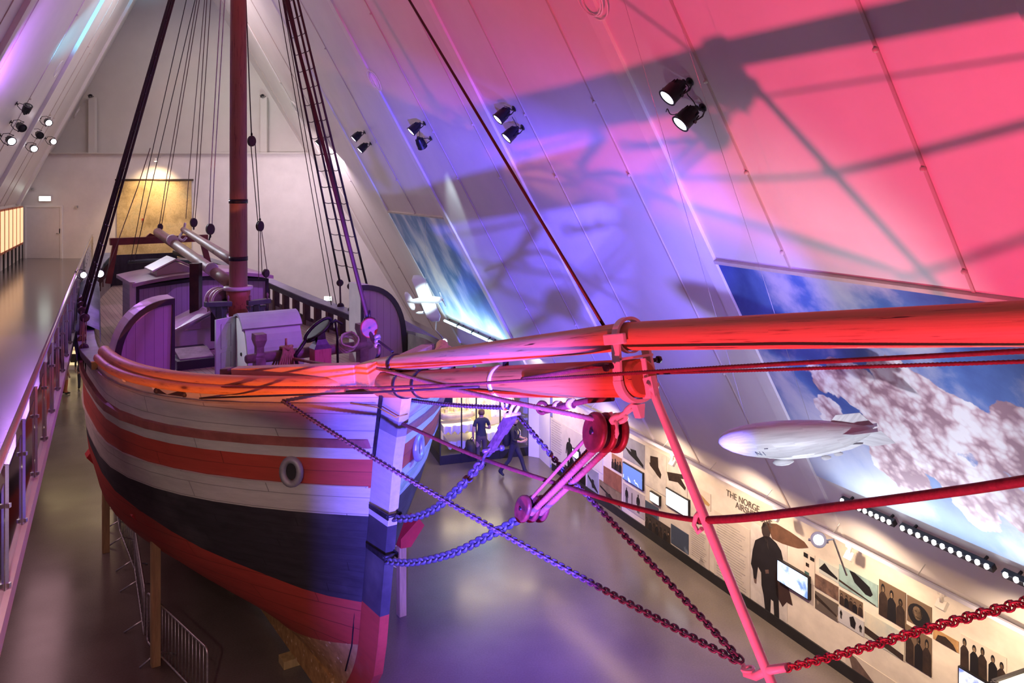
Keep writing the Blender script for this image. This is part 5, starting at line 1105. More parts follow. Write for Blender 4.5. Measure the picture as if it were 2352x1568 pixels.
# ------------------------------------------------------------------ murals
def mural(name, a0, a1, b0, b1, label, plume):
    m = MB(); p = [RRab(a0, b0, .03), RRab(a1, b0, .03), RRab(a1, b1, .03), RRab(a0, b1, .03)]; vs = [m.bm.verts.new(x) for x in p]
    m.face(vs, [(a0, b0), (a1, b0), (a1, b1), (a0, b1)]); q = [m.bm.verts.new(x-NRF*.03) for x in p]
    for i in range(4): m.face([vs[i], q[i], q[(i+1) % 4], vs[(i+1) % 4]], [(a0, b0)]*4)
    mt, nt, b = _nt(name+'_print'); tc = N(nt, 'ShaderNodeTexCoord'); uv = tc.outputs['UV']; sx = N(nt, 'ShaderNodeSeparateXYZ'); lk(nt, uv, sx.inputs[0])
    mp = N(nt, 'ShaderNodeMapping'); mp.inputs['Scale'].default_value = (.30, .30, 1) if plume else (.42, .20, 1); mp.inputs['Location'].default_value = (3.1, .4, 0) if plume else (.3, 1.7, 0); mp.inputs['Rotation'].default_value = (0, 0, .5 if plume else -.25); lk(nt, uv, mp.inputs[0])
    nz = N(nt, 'ShaderNodeTexNoise', i_Scale=1.7, i_Detail=8.0, i_Roughness=.55, i_Distortion=.35); lk(nt, mp.outputs[0], nz.inputs['Vector'])
    if plume: c = RAMP(nt, nz.outputs[0], [(.36, (.05, .10, .34)), (.47, (.10, .19, .50)), (.56, (.50, .50, .66)), (.70, (.74, .70, .74))])
    else: c = RAMP(nt, nz.outputs[0], [(.34, (.05, .15, .40)), (.46, (.12, .28, .58)), (.55, (.48, .58, .78)), (.66, (.85, .87, .92))])
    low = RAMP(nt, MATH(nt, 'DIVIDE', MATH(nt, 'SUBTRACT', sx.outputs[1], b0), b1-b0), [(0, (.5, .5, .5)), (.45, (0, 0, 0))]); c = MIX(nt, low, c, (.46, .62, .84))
    if plume:
        blobs = [(1962, 882, 62), (1890, 868, 34), (2062, 874, 58), (2110, 925, 84), (2020, 940, 62), (2185, 965, 72), (2085, 1005, 84), (2150, 1045, 72), (2250, 1005, 80), (2325, 1040, 72), (2065, 1075, 58), (2200, 1090, 60), (2290, 1125, 62), (2235, 1165, 48), (2330, 1175, 52), (1905, 945, 34), (2345, 985, 60), (2395, 1090, 80)]
        d = None
        wp = N(nt, 'ShaderNodeTexNoise', i_Scale=2.6, i_Detail=5.0); lk(nt, uv, wp.inputs['Vector'])
        off = MIX(nt, 1.0, wp.outputs[1], (.5, .5, .5), 'SUBTRACT'); uvw = MIX(nt, .55, uv, off, 'ADD')
        for px, py, r_ in blobs:
            q = RR(px, py, .03); ab = rr_ab(q); q2 = rr_ab(RR(px+r_*.7, py, .03)); q3 = rr_ab(RR(px, py+r_*.7, .03)); rad = .92*.5*(abs(q2[0]-ab[0])+abs(q3[1]-ab[1]))/.7
            v = N(nt, 'ShaderNodeVectorMath', operation='DISTANCE'); lk(nt, uvw, v.inputs[0]); v.inputs[1].default_value = (ab[0], ab[1], 0)
            e = MATH(nt, 'SUBTRACT', v.outputs['Value'], rad); d = e if d is None else MATH(nt, 'SMOOTH_MIN', d, e, .06)
        mask = RAMP(nt, MATH(nt, 'ADD', MATH(nt, 'MULTIPLY', d, 6), .5), [(.40, (1, 1, 1)), (.56, (0, 0, 0))])
        vo = N(nt, 'ShaderNodeTexVoronoi', feature='SMOOTH_F1', i_Scale=4.2); vo.inputs['Smoothness'].default_value = .18; uvs_ = MIX(nt, .22, uv, off, 'ADD'); lk(nt, uvs_, vo.inputs['Vector'])
        v2 = N(nt, 'ShaderNodeTexVoronoi', feature='SMOOTH_F1', i_Scale=10.0); v2.inputs['Smoothness'].default_value = .15; lk(nt, uvs_, v2.inputs['Vector'])
        big = N(nt, 'ShaderNodeTexNoise', i_Scale=1.5, i_Detail=3.0); lk(nt, uv, big.inputs['Vector'])
        k = MATH(nt, 'ADD', MATH(nt, 'MULTIPLY', vo.outputs['Distance'], .75), MATH(nt, 'MULTIPLY', v2.outputs['Distance'], .45)); k = MATH(nt, 'ADD', k, MATH(nt, 'MULTIPLY', MATH(nt, 'SUBTRACT', big.outputs[0], .5), 1.7))
        cl = RAMP(nt, k, [(.34, (.92, .88, .88)), (.54, (.82, .71, .72)), (.72, (.62, .42, .46)), (.92, (.36, .20, .24))]); c = MIX(nt, mask, c, cl)
    lk(nt, c, b.inputs['Base Color']); b.inputs['Roughness'].default_value = .45
    return tag(m.obj(name, mt, recalc=False), label, 'mural')
mural('sky_mural', 3.49, 9.55, 1.36, 5.57, 'large wall print of blue sky with billowing pinkish smoke clouds behind the airship', True)
mural('sky_mural', -15.8, -9.5, 1.40, 5.84, 'smaller wall print of pale clouds in blue sky on the far right roof', False)
# LED bars under the murals
def ledbar(a0, a1, n, label, col, st, b=1.18, tubes=False, bw=.5):
    p = (RRab(a0, b, .12)+RRab(a1, b, .12))/2; r = root('led_bar', p, label, 'light bar', 'LED bars under the murals')
    A, B = RRab(a0, b, .13), RRab(a1, b, .13); m = MB(); m.beam(A, B, .10, .09, NRF, bev=.01); m.obj('housing', m_blackmetal, r)
    m = MB()
    for t in (.12, .88): q = A.lerp(B, t); m.beam(q, q-NRF*.13, .03, .03)
    m.obj('bracket', m_blackmetal, r)
    fw = (NRF*.8+ER*.6).normalized()
    if tubes:
        m = MB(); m.tube([A.lerp(B, .03)+fw*.06, A.lerp(B, .97)+fw*.06], .045, 8); m.obj('lit_tube', EMIT('led_cyan', col, st), r)
    else:
        for i in range(n):
            q = A.lerp(B, (i+.5)/n)+fw*.045; m = MB(); m.lathe(q, fw, [(0, .034), (.02, .04), (.03, .02)], 10); m.obj('lens', EMIT('led_white', col, st), r)
ledbar(4.05, 5.10, 9, 'left LED bar with round white lenses below the smoke mural', (1, .98, .95), 4.5)
ledbar(5.22, 6.72, 11, 'middle LED bar with round white lenses below the smoke mural', (1, .98, .95), 4.5)
ledbar(6.85, 8.3, 10, 'right LED bar cut by the frame edge below the smoke mural', (1, .98, .95), 4.5)
for i, (a0, a1) in enumerate(((-15.7, -14.35), (-14.2, -12.85), (-12.7, -11.3), (-11.2, -9.8))):
    ledbar(a0, a1, 1, ('farthest', 'second farthest', 'second nearest', 'nearest')[i]+' of the four cyan white tubes below the far mural', (.62, 1, .97), 6, 1.16, True)
def wash(a0, a1, b, col, pw, t=2.4): 
    o = area('mural_wash', RRab((a0+a1)/2, b-.15, .55), RRab((a0+a1)/2, b+t, .05), col, pw, abs(a1-a0), .08, 130); return o
wash(4.0, 9.2, 1.2, (.80, .88, 1), 60); wash(-15.7, -9.8, 1.2, (.66, .92, 1), 120, 2.0)
# ------------------------------------------------------------------ airship model
na, nb = P(1655, 1022, 10.9), P(2012, 990, 10.2); d = (nb-na); L = d.length; d.normalize(); zz = V((0, 0, 1)); zz = (zz-d*zz.z).normalized(); yy = d.cross(zz)
r = root('airship_model', na.lerp(nb, .5)-V((0, 0, .3)), 'large pale airship model hanging in front of the smoke mural', 'airship model')
m_air, nt, b = _nt('airship_skin'); tc = N(nt, 'ShaderNodeTexCoord'); mp = N(nt, 'ShaderNodeMapping'); mp.inputs['Scale'].default_value = (1.2, 14, 1); lk(nt, tc.outputs['UV'], mp.inputs[0])
nz = N(nt, 'ShaderNodeTexNoise', i_Scale=2.0, i_Detail=4.0); lk(nt, mp.outputs[0], nz.inputs['Vector']); lk(nt, RAMP(nt, nz.outputs[0], [(.3, (.42, .41, .43)), (.6, (.56, .56, .57))]), b.inputs['Base Color']); b.inputs['Roughness'].default_value = .45
prof = [(0, .0), (.01, .06), (.04, .125), (.09, .185), (.16, .235), (.25, .268), (.36, .283), (.5, .28), (.63, .255), (.75, .212), (.85, .155), (.93, .098), (.98, .05), (1, .01)]
m = MB(); rs = []
for t, q in prof: rs.append([na+d*(L*t)+yy*(math.cos(a)*q*1.02)+zz*(math.sin(a)*q*(1.0 if math.sin(a) > 0 else 1.08)+.05*t) for a in [2*math.pi*k/28 for k in range(28)]])
m.rings(rs); m.obj('envelope', m_air, r)
m = MB(); pr = [(.10, -.20), (.3, -.315), (.5, -.31), (.75, -.235), (.85, -.17), (.75, -.15), (.4, -.22), (.12, -.14)]
m.prism([na+d*L*t+zz*(q)-yy*.05 for t, q in pr], yy*.10); m.obj('keel', m_air, r)
for n_, ang in (('top_fin', 90), ('bottom_fin', -90), ('side_fin', 0), ('side_fin', 180)):
    a = math.radians(ang); o = yy*math.cos(a)+zz*math.sin(a); th_ = d.cross(o); m = MB()
    m.prism([na+d*L*.80+o*.16+zz*.04-th_*.008, na+d*L*.88+o*.27+zz*.04-th_*.008, na+d*L*1.03+o*.26+zz*.05-th_*.008, na+d*L*1.03+o*.05+zz*.05-th_*.008, na+d*L*.9+o*.08+zz*.04-th_*.008], th_*.016); m.obj(n_, m_air, r)
def pod(t, dz, L_, w_, nm):
    c = na+d*L*t+zz*dz; m = MB(); m.lathe(c-d*L_*.5, d, [(0, .01), (L_*.15, w_*.8), (L_*.4, w_), (L_*.75, w_*.8), (L_, .01)], 12); m.tube([c+zz*w_, c+zz*(w_+.09)], .008, 5); m.obj(nm, m_air, r)
pod(.27, -.36, .26, .05, 'gondola'); pod(.55, -.345, .12, .032, 'engine_pod'); pod(.645, -.30, .11, .03, 'engine_pod')
mk = M('marking_grey', (.16, .18, .28), .5)
def skin(t, ang, up=.004):
    q = itp(t, [p[0] for p in prof], [p[1] for p in prof]); a = math.radians(ang); k = 1.0 if math.sin(a) > 0 else 1.08
    sgn = -1 if yy.y > 0 else 1
    return na+d*(L*t)+yy*(sgn*math.cos(a)*(q*1.02+up))+zz*(math.sin(a)*(q+up)*k+.05*t)
m = MB()
for seg in ([(.195, -38), (.205, -22)], [(.205, -22), (.222, -38)], [(.222, -38), (.232, -22)], [(.243, -38), (.253, -22)]): m.tube([skin(*seg[0]), skin((seg[0][0]+seg[1][0])/2, (seg[0][1]+seg[1][1])/2), skin(*seg[1])], .0045, 5)
m.tube([skin(.285, -12), skin(.31, -12)], .005, 5)
m.obj('marking', mk, r)
m = MB()
for t in (.3, .7): q = na+d*L*t+zz*.27; m.tube([q, q+(RRab(rr_ab(q)[0], 16)-q)*.9], .0025, 4)
m.obj('hanging_wire', m_metal, r)
# ------------------------------------------------------------------ aeroplane model at the far end
c = P(977, 689, 27.0); r = root('airplane_model', c-V((0, 0, .2)), 'white model aeroplane hanging below the far mural', 'airplane model')
m_pl = M('model_white', (.82, .84, .84), .45, var=.02)
def PL(px, py, dy=0): return P(px, py, 27.0+dy)
w1, w2 = PL(957, 632, .5), PL(1000, 738, -.5); wd = (w2-w1).normalized(); fd = (PL(1022, 686, -.15)-PL(932, 690, .15)).normalized(); up = fd.cross(wd).normalized()
m = MB(); rs = []
for t in [i/10 for i in range(11)]:
    k = .25*(1-max(0, abs(t-.5)-.40)*5) ; cpt = w1.lerp(w2, t); rs.append([cpt+fd*(math.cos(a)*k)+up*(math.sin(a)*.03) for a in [2*math.pi*j/12 for j in range(12)]])
m.rings(rs); m.obj('wing', m_pl, r)
m = MB(); a, b_ = PL(936, 692, .2), PL(1016, 688, -.2); L2 = (b_-a).length; m.lathe(a, b_-a, [(0, .03), (.2, .07), (.5, .12), (L2*.75, .13), (L2-.05, .09), (L2, .03)], 14); m.obj('fuselage', m_pl, r)
m = MB(); rs = []; q = PL(941, 691, .2)
for t in [-1, -.7, 0, .7, 1]: k = .14*(1-abs(t)*.35)*(1 if abs(t) < 1 else .5); rs.append([q+wd*t*.36+fd*math.cos(a)*k+up*math.sin(a)*.02 for a in [2*math.pi*j/10 for j in range(10)]])
m.rings(rs); m.obj('tailplane', m_pl, r)
m = MB(); q = PL(1017, 688, -.2); m.beam(q-wd*.28, q+wd*.28, .05, .02, fd); m.lathe(q-fd*.02, fd, [(0, .05), (.06, .02)], 10); m.obj('propeller', m_pl, r)
m = MB()
for k in (-.25, .25): q = PL(966, 700)+wd*k; m.lathe(q-fd*.3-up*-.12, fd, [(0, .01), (.1, .05), (.5, .05), (.65, .01)], 10); m.tube([q+up*.12, q], .015, 5)
m.obj('float', m_pl, r)
m = MB(); q = PL(978, 680); m.tube([q, q+V((0, -.1, 4.5))], .003, 4); m.obj('hanging_wire', m_metal, r)
spot('far_model_light', RR(967, 338, .6), P(977, 687, 27.0), (.78, 1, .98), 4000, 9, .4, .08)
# ------------------------------------------------------------------ lighting track and lamps on the right wall
t0, t1 = RW(1340, 927, .55), RW(2420, 1468, .55); m = MB(); tz_ = 2.52
q0, q1 = PW+UR*7.6-NR*.35+V((0, 0, tz_)), PW-UR*13-NR*.35+V((0, 0, tz_))
r = root('lighting_track', q0.lerp(q1, .5), 'long pale lighting track running above the printed wall', 'light track')
m.beam(q0, q1, .05, .06); m.obj('rail', M('track_lilac', (.50, .50, .62), .4, var=.03), r)
for k in range(12):
    q = q0.lerp(q1, .04+.083*k); m = MB(); m.tube([q, q+NR*.25+V((0, 0, .22)), q+NR*.25+V((0, 0, .28))], .008, 5); m.obj('hanger', m_metal, r)
def trackspot(px, py, lab, k=1.0):
    s = (PW-NR*.35); p = hit(px, py-14*k, s, NR); q = V((p.x, p.y, tz_-.03)); rr_ = root('track_spot', q-V((0, 0, .3)), lab, 'spotlight', 'white track spotlights')
    m = MB(); m.tube([q, q-V((0, 0, .14))], .03, 8); m.box(q-V((0, 0, .02)), .12, .05, .04, UR, NR); m.obj('arm', m_rib, rr_)
    m = MB(); dn = (NR*.8-V((0, 0, .6))).normalized(); m.box(q-V((0, 0, .18)), .16, .14, .07, UR, (NR*.6+V((0, 0, .8))).normalized(), dn, bev=.012); m.obj('head', m_rib, rr_)
    m = MB(); m.box(q-V((0, 0, .18))+dn*.037, .12, .10, .004, UR, (NR*.6+V((0, 0, .8))).normalized(), dn); m.obj('lens', EMIT('warm_lens', (1, .82, .6), 1.5), rr_)
    return q
for px, py, lab in ((1782, 1160, 'white track spotlight above the printed airship heading'), (1951, 1252, 'white track spotlight above the teal airship print'), (2163, 1360, 'white track spotlight nearest the right frame edge'), (1545, 1035, 'white track spotlight above the white screen')):
    q = trackspot(px, py, lab)
for a, pw in ((7, 60), (4.2, 70), (1.4, 80), (-1.4, 90), (-4.2, 90), (-7, 90), (-9.8, 90)):
    o = spot('track_spot_light', PW+UR*a-NR*1.5+V((0, 0, 2.9)), PW+UR*a+V((0, 0, 1.2)), (1, .74, .50), pw*3.2, 110, .8, .08)
# ------------------------------------------------------------------ theatre lamps
def parlamp(px, py, plane, tgt, size, label, lit=True, col=(.86, .80, 1), st=9, off=None, cable=None, group=None, c=None):
    off = off or size*1.25
    c = c or (RR(px, py, off) if plane == 'R' else RL(px, py, off)); d = (V(tgt)-c).normalized(); n = NRF if plane == 'R' else NLF
    r = root('stage_lamp', c, label, 'stage lamp', group); R = size*.5
    side = d.cross(n).normalized() if abs(d.dot(n)) < .98 else UR
    m = MB(); m.lathe(c-d*size*.75, d, [(0, R*.42), (size*.12, R*.62), (size*.35, R*.72), (size*.5, R*.95), (size*1.12, R), (size*1.15, R*1.06), (size*1.2, R*1.06), (size*1.2, R*.86), (size*1.1, R*.86)], 18); m.lathe(c-d*size*.9, d, [(0, R*.25), (size*.16, R*.3)], 10)
    for k in range(8): a = 2*math.pi*k/8; u = side*math.cos(a)+d.cross(side)*math.sin(a); m.beam(c-d*size*.6+u*R*.75, c-d*size*.25+u*R*.82, .012, R*.16, u)
    m.obj('housing', m_blackmetal, r)
    m = MB(); m.lathe(c+d*size*.36, d, [(0, R*.86), (size*.05, R*.86), (size*.10, R*.4)], 18)
    m.obj('lens', EMIT('lamp_lens_%d' % int(st*10+col[0]*100+col[1]*1000), col, st) if lit else m_black, r)
    b_ = c-n*off*.98; m = MB(); e = side*R*1.25
    m.tube([c+e, c+e*1.05-n*off*.35-d*size*.1, c+e*.55-n*off*.8, c-e*.55-n*off*.8, c-e*1.05-n*off*.35-d*size*.1, c-e], size*.045, 6); m.tube([c-n*off*.78, b_], size*.09, 8); m.lathe(b_, n, [(0, R*.5), (size*.06, R*.5)], 12)
    for k in (-1, 1): m.lathe(c+e*k*.98, side*k, [(0, R*.18), (R*.2, R*.18)], 8)
    m.obj('yoke', m_blackmetal, r)
    if cable:
        m = MB(); q = [c-d*size*.8]+[RR(x, y, off*.5) if plane == 'R' else RL(x, y, off*.5) for x, y in cable]; m.tube(spline(q, 6), size*.028, 5); m.obj('cable', m_blackmetal, r)
    return c, d
deckp = S(5, .3, 5.2); VI = (.90, .84, 1)
lamps = [
 (1545, 212, S(1, -1, 4.6), .27, 'upper of the two big black stage lamps on the pink part of the right roof', True, [(1582, 200), (1578, 215), (1592, 232), (1600, 250), (1596, 262)]),
 (1575, 272, S(3, .5, 5), .27, 'lower of the two big black stage lamps on the pink part of the right roof', True, [(1555, 262), (1540, 262), (1533, 250), (1530, 257)]),
 (1152, 266, S(5, -1, 5), .26, 'upper of the two stage lamps right of the jib stay', True, [(1165, 258), (1168, 248), (1158, 243)]),
 (1172, 309, S(7, -1, 5), .26, 'lower of the two stage lamps right of the jib stay', True, [(1188, 302), (1185, 285), (1176, 268)]),
 (951, 296, S(9, -1, 5), .27, 'upper of the two stage lamps left of the jib stay', True, [(962, 290), (964, 310), (960, 322)]),
 (967, 330, RR(1075, 560), .26, 'lower unlit looking stage lamp left of the jib stay throwing a white beam', False, None),
 (818, 314, S(10, 0, 5), .27, 'upper of the pair of small stage lamps right of the shroud ladder', True, None),
 (832, 340, S(12, 0, 5), .27, 'lower of the pair of small stage lamps right of the shroud ladder', True, None),
 (733, 326, S(12, 0, 6), .26, 'stage lamp seen through the shroud ladder', True, None)]
for px, py, tg, sz, lab, lit, cb in lamps: parlamp(px, py, 'R', RR(px, py, .4)+V((-4.5, -1.2, -4.4)) if lit else tg, sz, lab, lit, VI, 7, None, cb, 'stage lamps on the right roof')
for px, py, lab in ((818, 574, 'upper bright stage lamp low on the far right roof behind the forestay'), (828, 592, 'lower bright stage lamp low on the far right roof behind the forestay')): parlamp(px, py, 'R', S(9, 0, 5), .24, lab, True, (.9, .95, 1), 8)
llamps = [(62, 249, S(10, 0, 20), False, 'topmost unlit black stage lamp on the left roof'), (48, 291, S(9, 0, 5), False, 'second unlit black stage lamp on the left roof below the topmost'), (24, 322, S(6, 0, 5), True, 'leftmost lit stage lamp on the left roof'),
 (110, 280, S(9, 1, 5), True, 'upper lit stage lamp on the left roof beside the gable edge'), (90, 309, S(9, 0, 5), False, 'dark stage lamp in the middle of the left roof group'), (77, 340, S(4, 0, 4), True, 'lowest lit stage lamp on the left roof'), (121, 325, S(-2, 6, 8), True, 'stage lamp glaring pink at the edge of the left roof')]
for px, py, tg, lit, lab in llamps:
    c, d = parlamp(px, py, 'L', tg, .25, lab, lit, (.96, .80, 1) if px == 121 else (.92, .88, 1), 8, None, None, 'stage lamps on the left roof')
for px, py, lab in ((190, 631, 'left of two small lit lamps between the gallery railing and the left shrouds'), (228, 628, 'right of two small lit lamps between the gallery railing and the left shrouds')):
    c = P(px, py, 21.0 if px < 200 else 18.4); parlamp(px, py, 'L', c+V((.9, -1, .0)), .17, lab, True, (.85, .85, 1), 9, .2, None, None, c)
# the light of those lamps, then added spots that have no fixture
def beam_light(px, py, tgt, col, pw, ang, bl=.5, plane='R'):
    c = RR(px, py, .55) if plane == 'R' else RL(px, py, .75); d = (V(tgt)-c).normalized(); return spot('stage_lamp_light', c+d*.35, tgt, col, pw, ang, bl, .09)
beam_light(1545, 212, S(3.2, -2.2, 5), (.42, .07, 1), 850, 34); beam_light(1575, 272, S(4.5, .4, 5.2), (.34, .07, 1), 600, 34)
beam_light(1152, 266, S(6, -1.0, 5.0), (.45, .08, 1), 1100, 38); beam_light(951, 296, S(10, -.6, 5.4), (.55, .16, 1), 1200, 42)
beam_light(818, 314, S(13, 0, 5.4), (.85, .45, .95), 700, 50)
beam_light(967, 330, RR(1062, 545), (.75, .95, 1), 420, 30, .8)
beam_light(822, 345, RR(985, 640), (.5, .9, 1), 300, 9, .6)
beam_light(24, 322, S(7, -2.9, 4.5), (.55, .22, 1), 700, 45, .5, 'L'); beam_light(77, 340, GE(14)+V((0, 0, 4.4)), (.55, .2, 1), 350, 40, .9, 'L'); beam_light(110, 280, S(5.3, 1.2, 5.6), (.80, .90, 1), 1500, 26, .6, 'L')
beam_light(121, 325, S(4, 1, 7), (1, .30, .75), 110, 42, .6, 'L')
spot('cyan_roof_wash', RL(110, 320, 1.5), RL(232, 20), (.12, .75, 1), 5000, 20, .9, .1); spot('violet_roof_wash', RL(30, 330, 1.2), RL(120, 40), (.50, .18, 1), 1500, 75, .9, .2)
spot('gable_light', P(640, 460, 33), P(520, 90, YE), (.78, 1, .82), 420, 60, .9, .3)
spot('floor_violet_fill', RRab(1, 9, .5), V((1.2, 13.0, 0)), (.26, .10, 1), 6000, 52, .9, .15); spot('roof_violet_fill', RRab(6.5, 6.2, 1.6), RRab(1.6, 4.2), (.30, .16, 1), 420, 95, .9, .15)  # added spots without fixtures, violet onto floor and roof
spot('bow_blue_light', RRab(3.2, 5.6, .45), S(1.2, 1.2, 4.0), (.03, .18, 1), 3600, 40, .7, .12)
spot('keel_warm_light', (-5.2, 4.2, 3.2), S(2.5, -1.2, 1.6), (1, .55, .45), 160, 60, .9, .15)
# floodlight on an arm above the printed wall
c = P(1880, 1240, 12.4); r = root('arm_floodlight', c, 'round glaring white floodlight on an arm above the blue screen', 'floodlight'); d = V((-.35, -1, .55)).normalized()
m = MB(); m.lathe(c-d*.16, d, [(0, .05), (.05, .09), (.15, .11), (.2, .115), (.2, .10)], 18); m.obj('housing', m_rib, r)
m = MB(); m.lathe(c+d*.03, d, [(0, .098), (.015, .06)], 18); m.obj('lens', EMIT('flood_lens', (.85, .92, 1), 16), r)
m = MB(); s_ = d.cross(V((0, 0, 1))).normalized(); m.tube([c+s_*.13, c+s_*.14-d*.2, c-s_*.14-d*.2, c-s_*.13], .012, 6); m.tube([c-d*.2, c-d*.28+V((.25, .05, .02)), V((c.x+.5, c.y+.2, 2.6))], .014, 6); m.obj('bracket', m_metal, r)
spot('arm_floodlight_light', c+d*.15, P(1800, 1010, 10.6), (.72, .80, 1), 200, 60, .6, .09)
# small round spot beside the far boat
c = P(1021, 784, 25.5); r = root('round_spot', c, 'small glaring round spot just above the bowsprit heel at the far wall', 'spotlight')
m = MB(); m.lathe(c+V((0, .12, 0)), (0, -1, 0), [(0, .05), (.1, .1), (.12, .1)], 12); m.obj('housing', m_metal, r)
m = MB(); m.lathe(c+V((0, .01, 0)), (0, -1, 0), [(0, .1), (.02, .06)], 12); m.obj('lens', EMIT('flood_lens', (.85, .92, 1), 16), r)
m = MB(); m.tube([c+V((0, .1, 0)), c+V((-.3, .3, .3)), c+V((-.4, 1.6, .5))], .02, 6); m.obj('arm', m_metal, r)
# cable loops hung on the roof
for px, py, pl, lab in ((178, 256, 'L', 'white cable coil hanging at the left roof edge'), (134, 158, 'L', 'thin cable loop on the blue lit left roof'), (862, 186, 'R', 'white cable coil on the middle of the right roof'), (680, 248, 'R', 'white cable coil on the right roof behind the shroud ladder'), (1365, 3, 'R', 'pink lit cable coil on the roof at the top frame edge')):
    c = RR(px, py, .08) if pl == 'R' else RL(px, py, .1); n = NRF if pl == 'R' else NLF; u = UR; v = n.cross(u); m = MB()
    for k, R_ in enumerate((.30, .26, .28)[:1 if px == 134 else 3]): m.tube([c+n*.02*k+u*(R_*math.cos(a)+.03*k)+v*(R_*math.sin(a)-.04*k) for a in [2*math.pi*j/24 for j in range(24)]], .013, 5, True)
    tag(m.obj('cable_coil', m_rib), lab, 'cable coil')
# ------------------------------------------------------------------ display case with ship model
f0, f1, l0 = FL(1011, 1068), FL(1214, 1046), FL(989, 1039); fx = (f1-f0); LW = fx.length; fx.normalize(); fy = V((-fx.y, fx.x, 0)); DP = 1.5; hC = 2.35
r = root('display_case', f0+fx*LW/2+fy*DP/2, 'large glass display case on a black base at the back right', 'display case')
m = MB(); m.box(f0+fx*LW/2+fy*DP/2+V((0, 0, .14)), LW, DP, .28, fx, fy, bev=.01); m.obj('base', m_black, r)
m = MB(); m.box(f0+fx*LW/2+fy*DP/2+V((0, 0, hC)), LW, DP, .12, fx, fy); m.obj('top', m_black, r)
for k in (0, .235, .40, .67, 1):
    m = MB(); q = f0+fx*(LW*k); m.box(q+V((0, 0, hC/2)), .035, .035, hC, fx, fy); m.obj('mullion', m_black, r)
mg2, nt, b = _nt('case_glass'); tr = N(nt, 'ShaderNodeBsdfTransparent'); gl = N(nt, 'ShaderNodeBsdfGlossy'); gl.inputs['Roughness'].default_value = .02; fr = N(nt, 'ShaderNodeFresnel', i_IOR=1.4); mx = N(nt, 'ShaderNodeMixShader')
lk(nt, fr.outputs[0], mx.inputs[0]); lk(nt, tr.outputs[0], mx.inputs[1]); lk(nt, gl.outputs[0], mx.inputs[2]); lk(nt, mx.outputs[0], nt.nodes['Material Output'].inputs[0])
for k0, k1 in ((0, .4), (.4, .67), (.67, 1)):
    m = MB(); m.prism([f0+fx*LW*k0+V((0, 0, .28)), f0+fx*LW*k1+V((0, 0, .28)), f0+fx*LW*k1+V((0, 0, hC-.06)), f0+fx*LW*k0+V((0, 0, hC-.06))], fy*.01); m.obj('glass_pane', mg2, r)
m = MB(); m.prism([f0+V((0, 0, .28)), f0+fy*DP+V((0, 0, .28)), f0+fy*DP+V((0, 0, hC-.06)), f0+V((0, 0, hC-.06))], fx*.01); m.obj('glass_pane', mg2, r)
m = MB(); q = f0+fy*(DP-.06)
m.prism([q+V((0, 0, .28)), q+fx*LW+V((0, 0, .28)), q+fx*LW+V((0, 0, hC-.1)), q+V((0, 0, hC-.1))], fy*.04); m.mi = 1
for u0, u1, z0, z1 in ((.40, .52, 1.55, 2.1), (.72, .98, .9, 2.2), (.55, .66, 1.2, 2.0)): m.prism([q-fy*.01+fx*LW*u0+V((0, 0, z0)), q-fy*.01+fx*LW*u1+V((0, 0, z0)), q-fy*.01+fx*LW*u1+V((0, 0, z1)), q-fy*.01+fx*LW*u0+V((0, 0, z1))], fy*.005)
m.obj('back_panel', [M('case_back', (.60, .52, .36), .6, var=.1, scale=1.5), pmat('map_print', (.60, .66, .70), (.40, .38, .36), .48, 2.5, 0, .06)], r)
m_ice = M('ice_shelf', (.78, .74, .60), .5, var=.06, scale=3)
for z, k0, k1, y0 in ((1.02, .06, .42, .25), (.52, .12, .48, .3), (.62, .50, .96, .5)):
    m = MB(); rs = []; n = 14
    for i in range(n+1):
        t = i/n; p = f0+fx*LW*lerp(k0, k1, t)+fy*(y0+.06*math.sin(i*1.7)); h = .16+.06*math.sin(i*2.3); rs.append([p+V((0, 0, z-h)), p+V((0, 0, z+.06)), p+fy*.7+V((0, 0, z+.08)), p+fy*.7+V((0, 0, z-.1))])
    m.rings(rs, True, True, False); tag(m.obj('ice_model', m_ice), {1.02: 'upper white ice shelf carrying the ship model in the case', .52: 'lower white ice shelf in the left of the case', .62: 'yellowish ice slope in the right of the case'}[z], 'model ice')
c = f0+fx*LW*.24+fy*.6+V((0, 0, 1.16)); r2 = root('ship_model', c, 'small three-masted ship model on the ice shelf in the glass case', 'ship model')
m = MB(); rs = []
for t, k, z in ((-.5, .02, .10), (-.4, .10, .03), (-.2, .14, 0), (.1, .14, 0), (.35, .11, .02), (.5, .06, .08)): rs.append([c+fx*t*1.15+fy*(k*x)+V((0, 0, z+y)) for x, y in ((-1, .22), (-.9, .1), (-.3, 0), (.3, 0), (.9, .1), (1, .22))])
m.rings(rs, True, True, True); m.obj('hull', M('model_tan', (.50, .40, .26), .5), r2)
m = MB(); m.box(c+V((0, 0, .24)), 1.0, .2, .03, fx, fy); [m.box(c+fx*x+V((0, 0, .3)), .1, .1, .1, fx, fy) for x in (-.35, -.05, .2, .4)]; m.obj('deck', M('model_deck', (.62, .48, .28), .5), r2)
for x in (-.32, 0, .3):
    m = MB(); m.tube([c+fx*x+V((0, 0, .24)), c+fx*x+V((0, 0, 1.0))], .014, 6); m.tube([c+fx*x-fy*.22+V((0, 0, .7)), c+fx*x+fy*.22+V((0, 0, .7))], .01, 5)
    for k in (-1, 1): m.tube([c+fx*x+V((0, 0, .95)), c+fx*(x-.1)+fy*.12*k+V((0, 0, .25))], .004, 4); m.tube([c+fx*x+V((0, 0, .95)), c+fx*(x+.12)+fy*.12*k+V((0, 0, .25))], .004, 4)
    m.obj('mast', M('model_mast', (.35, .24, .14), .5), r2)
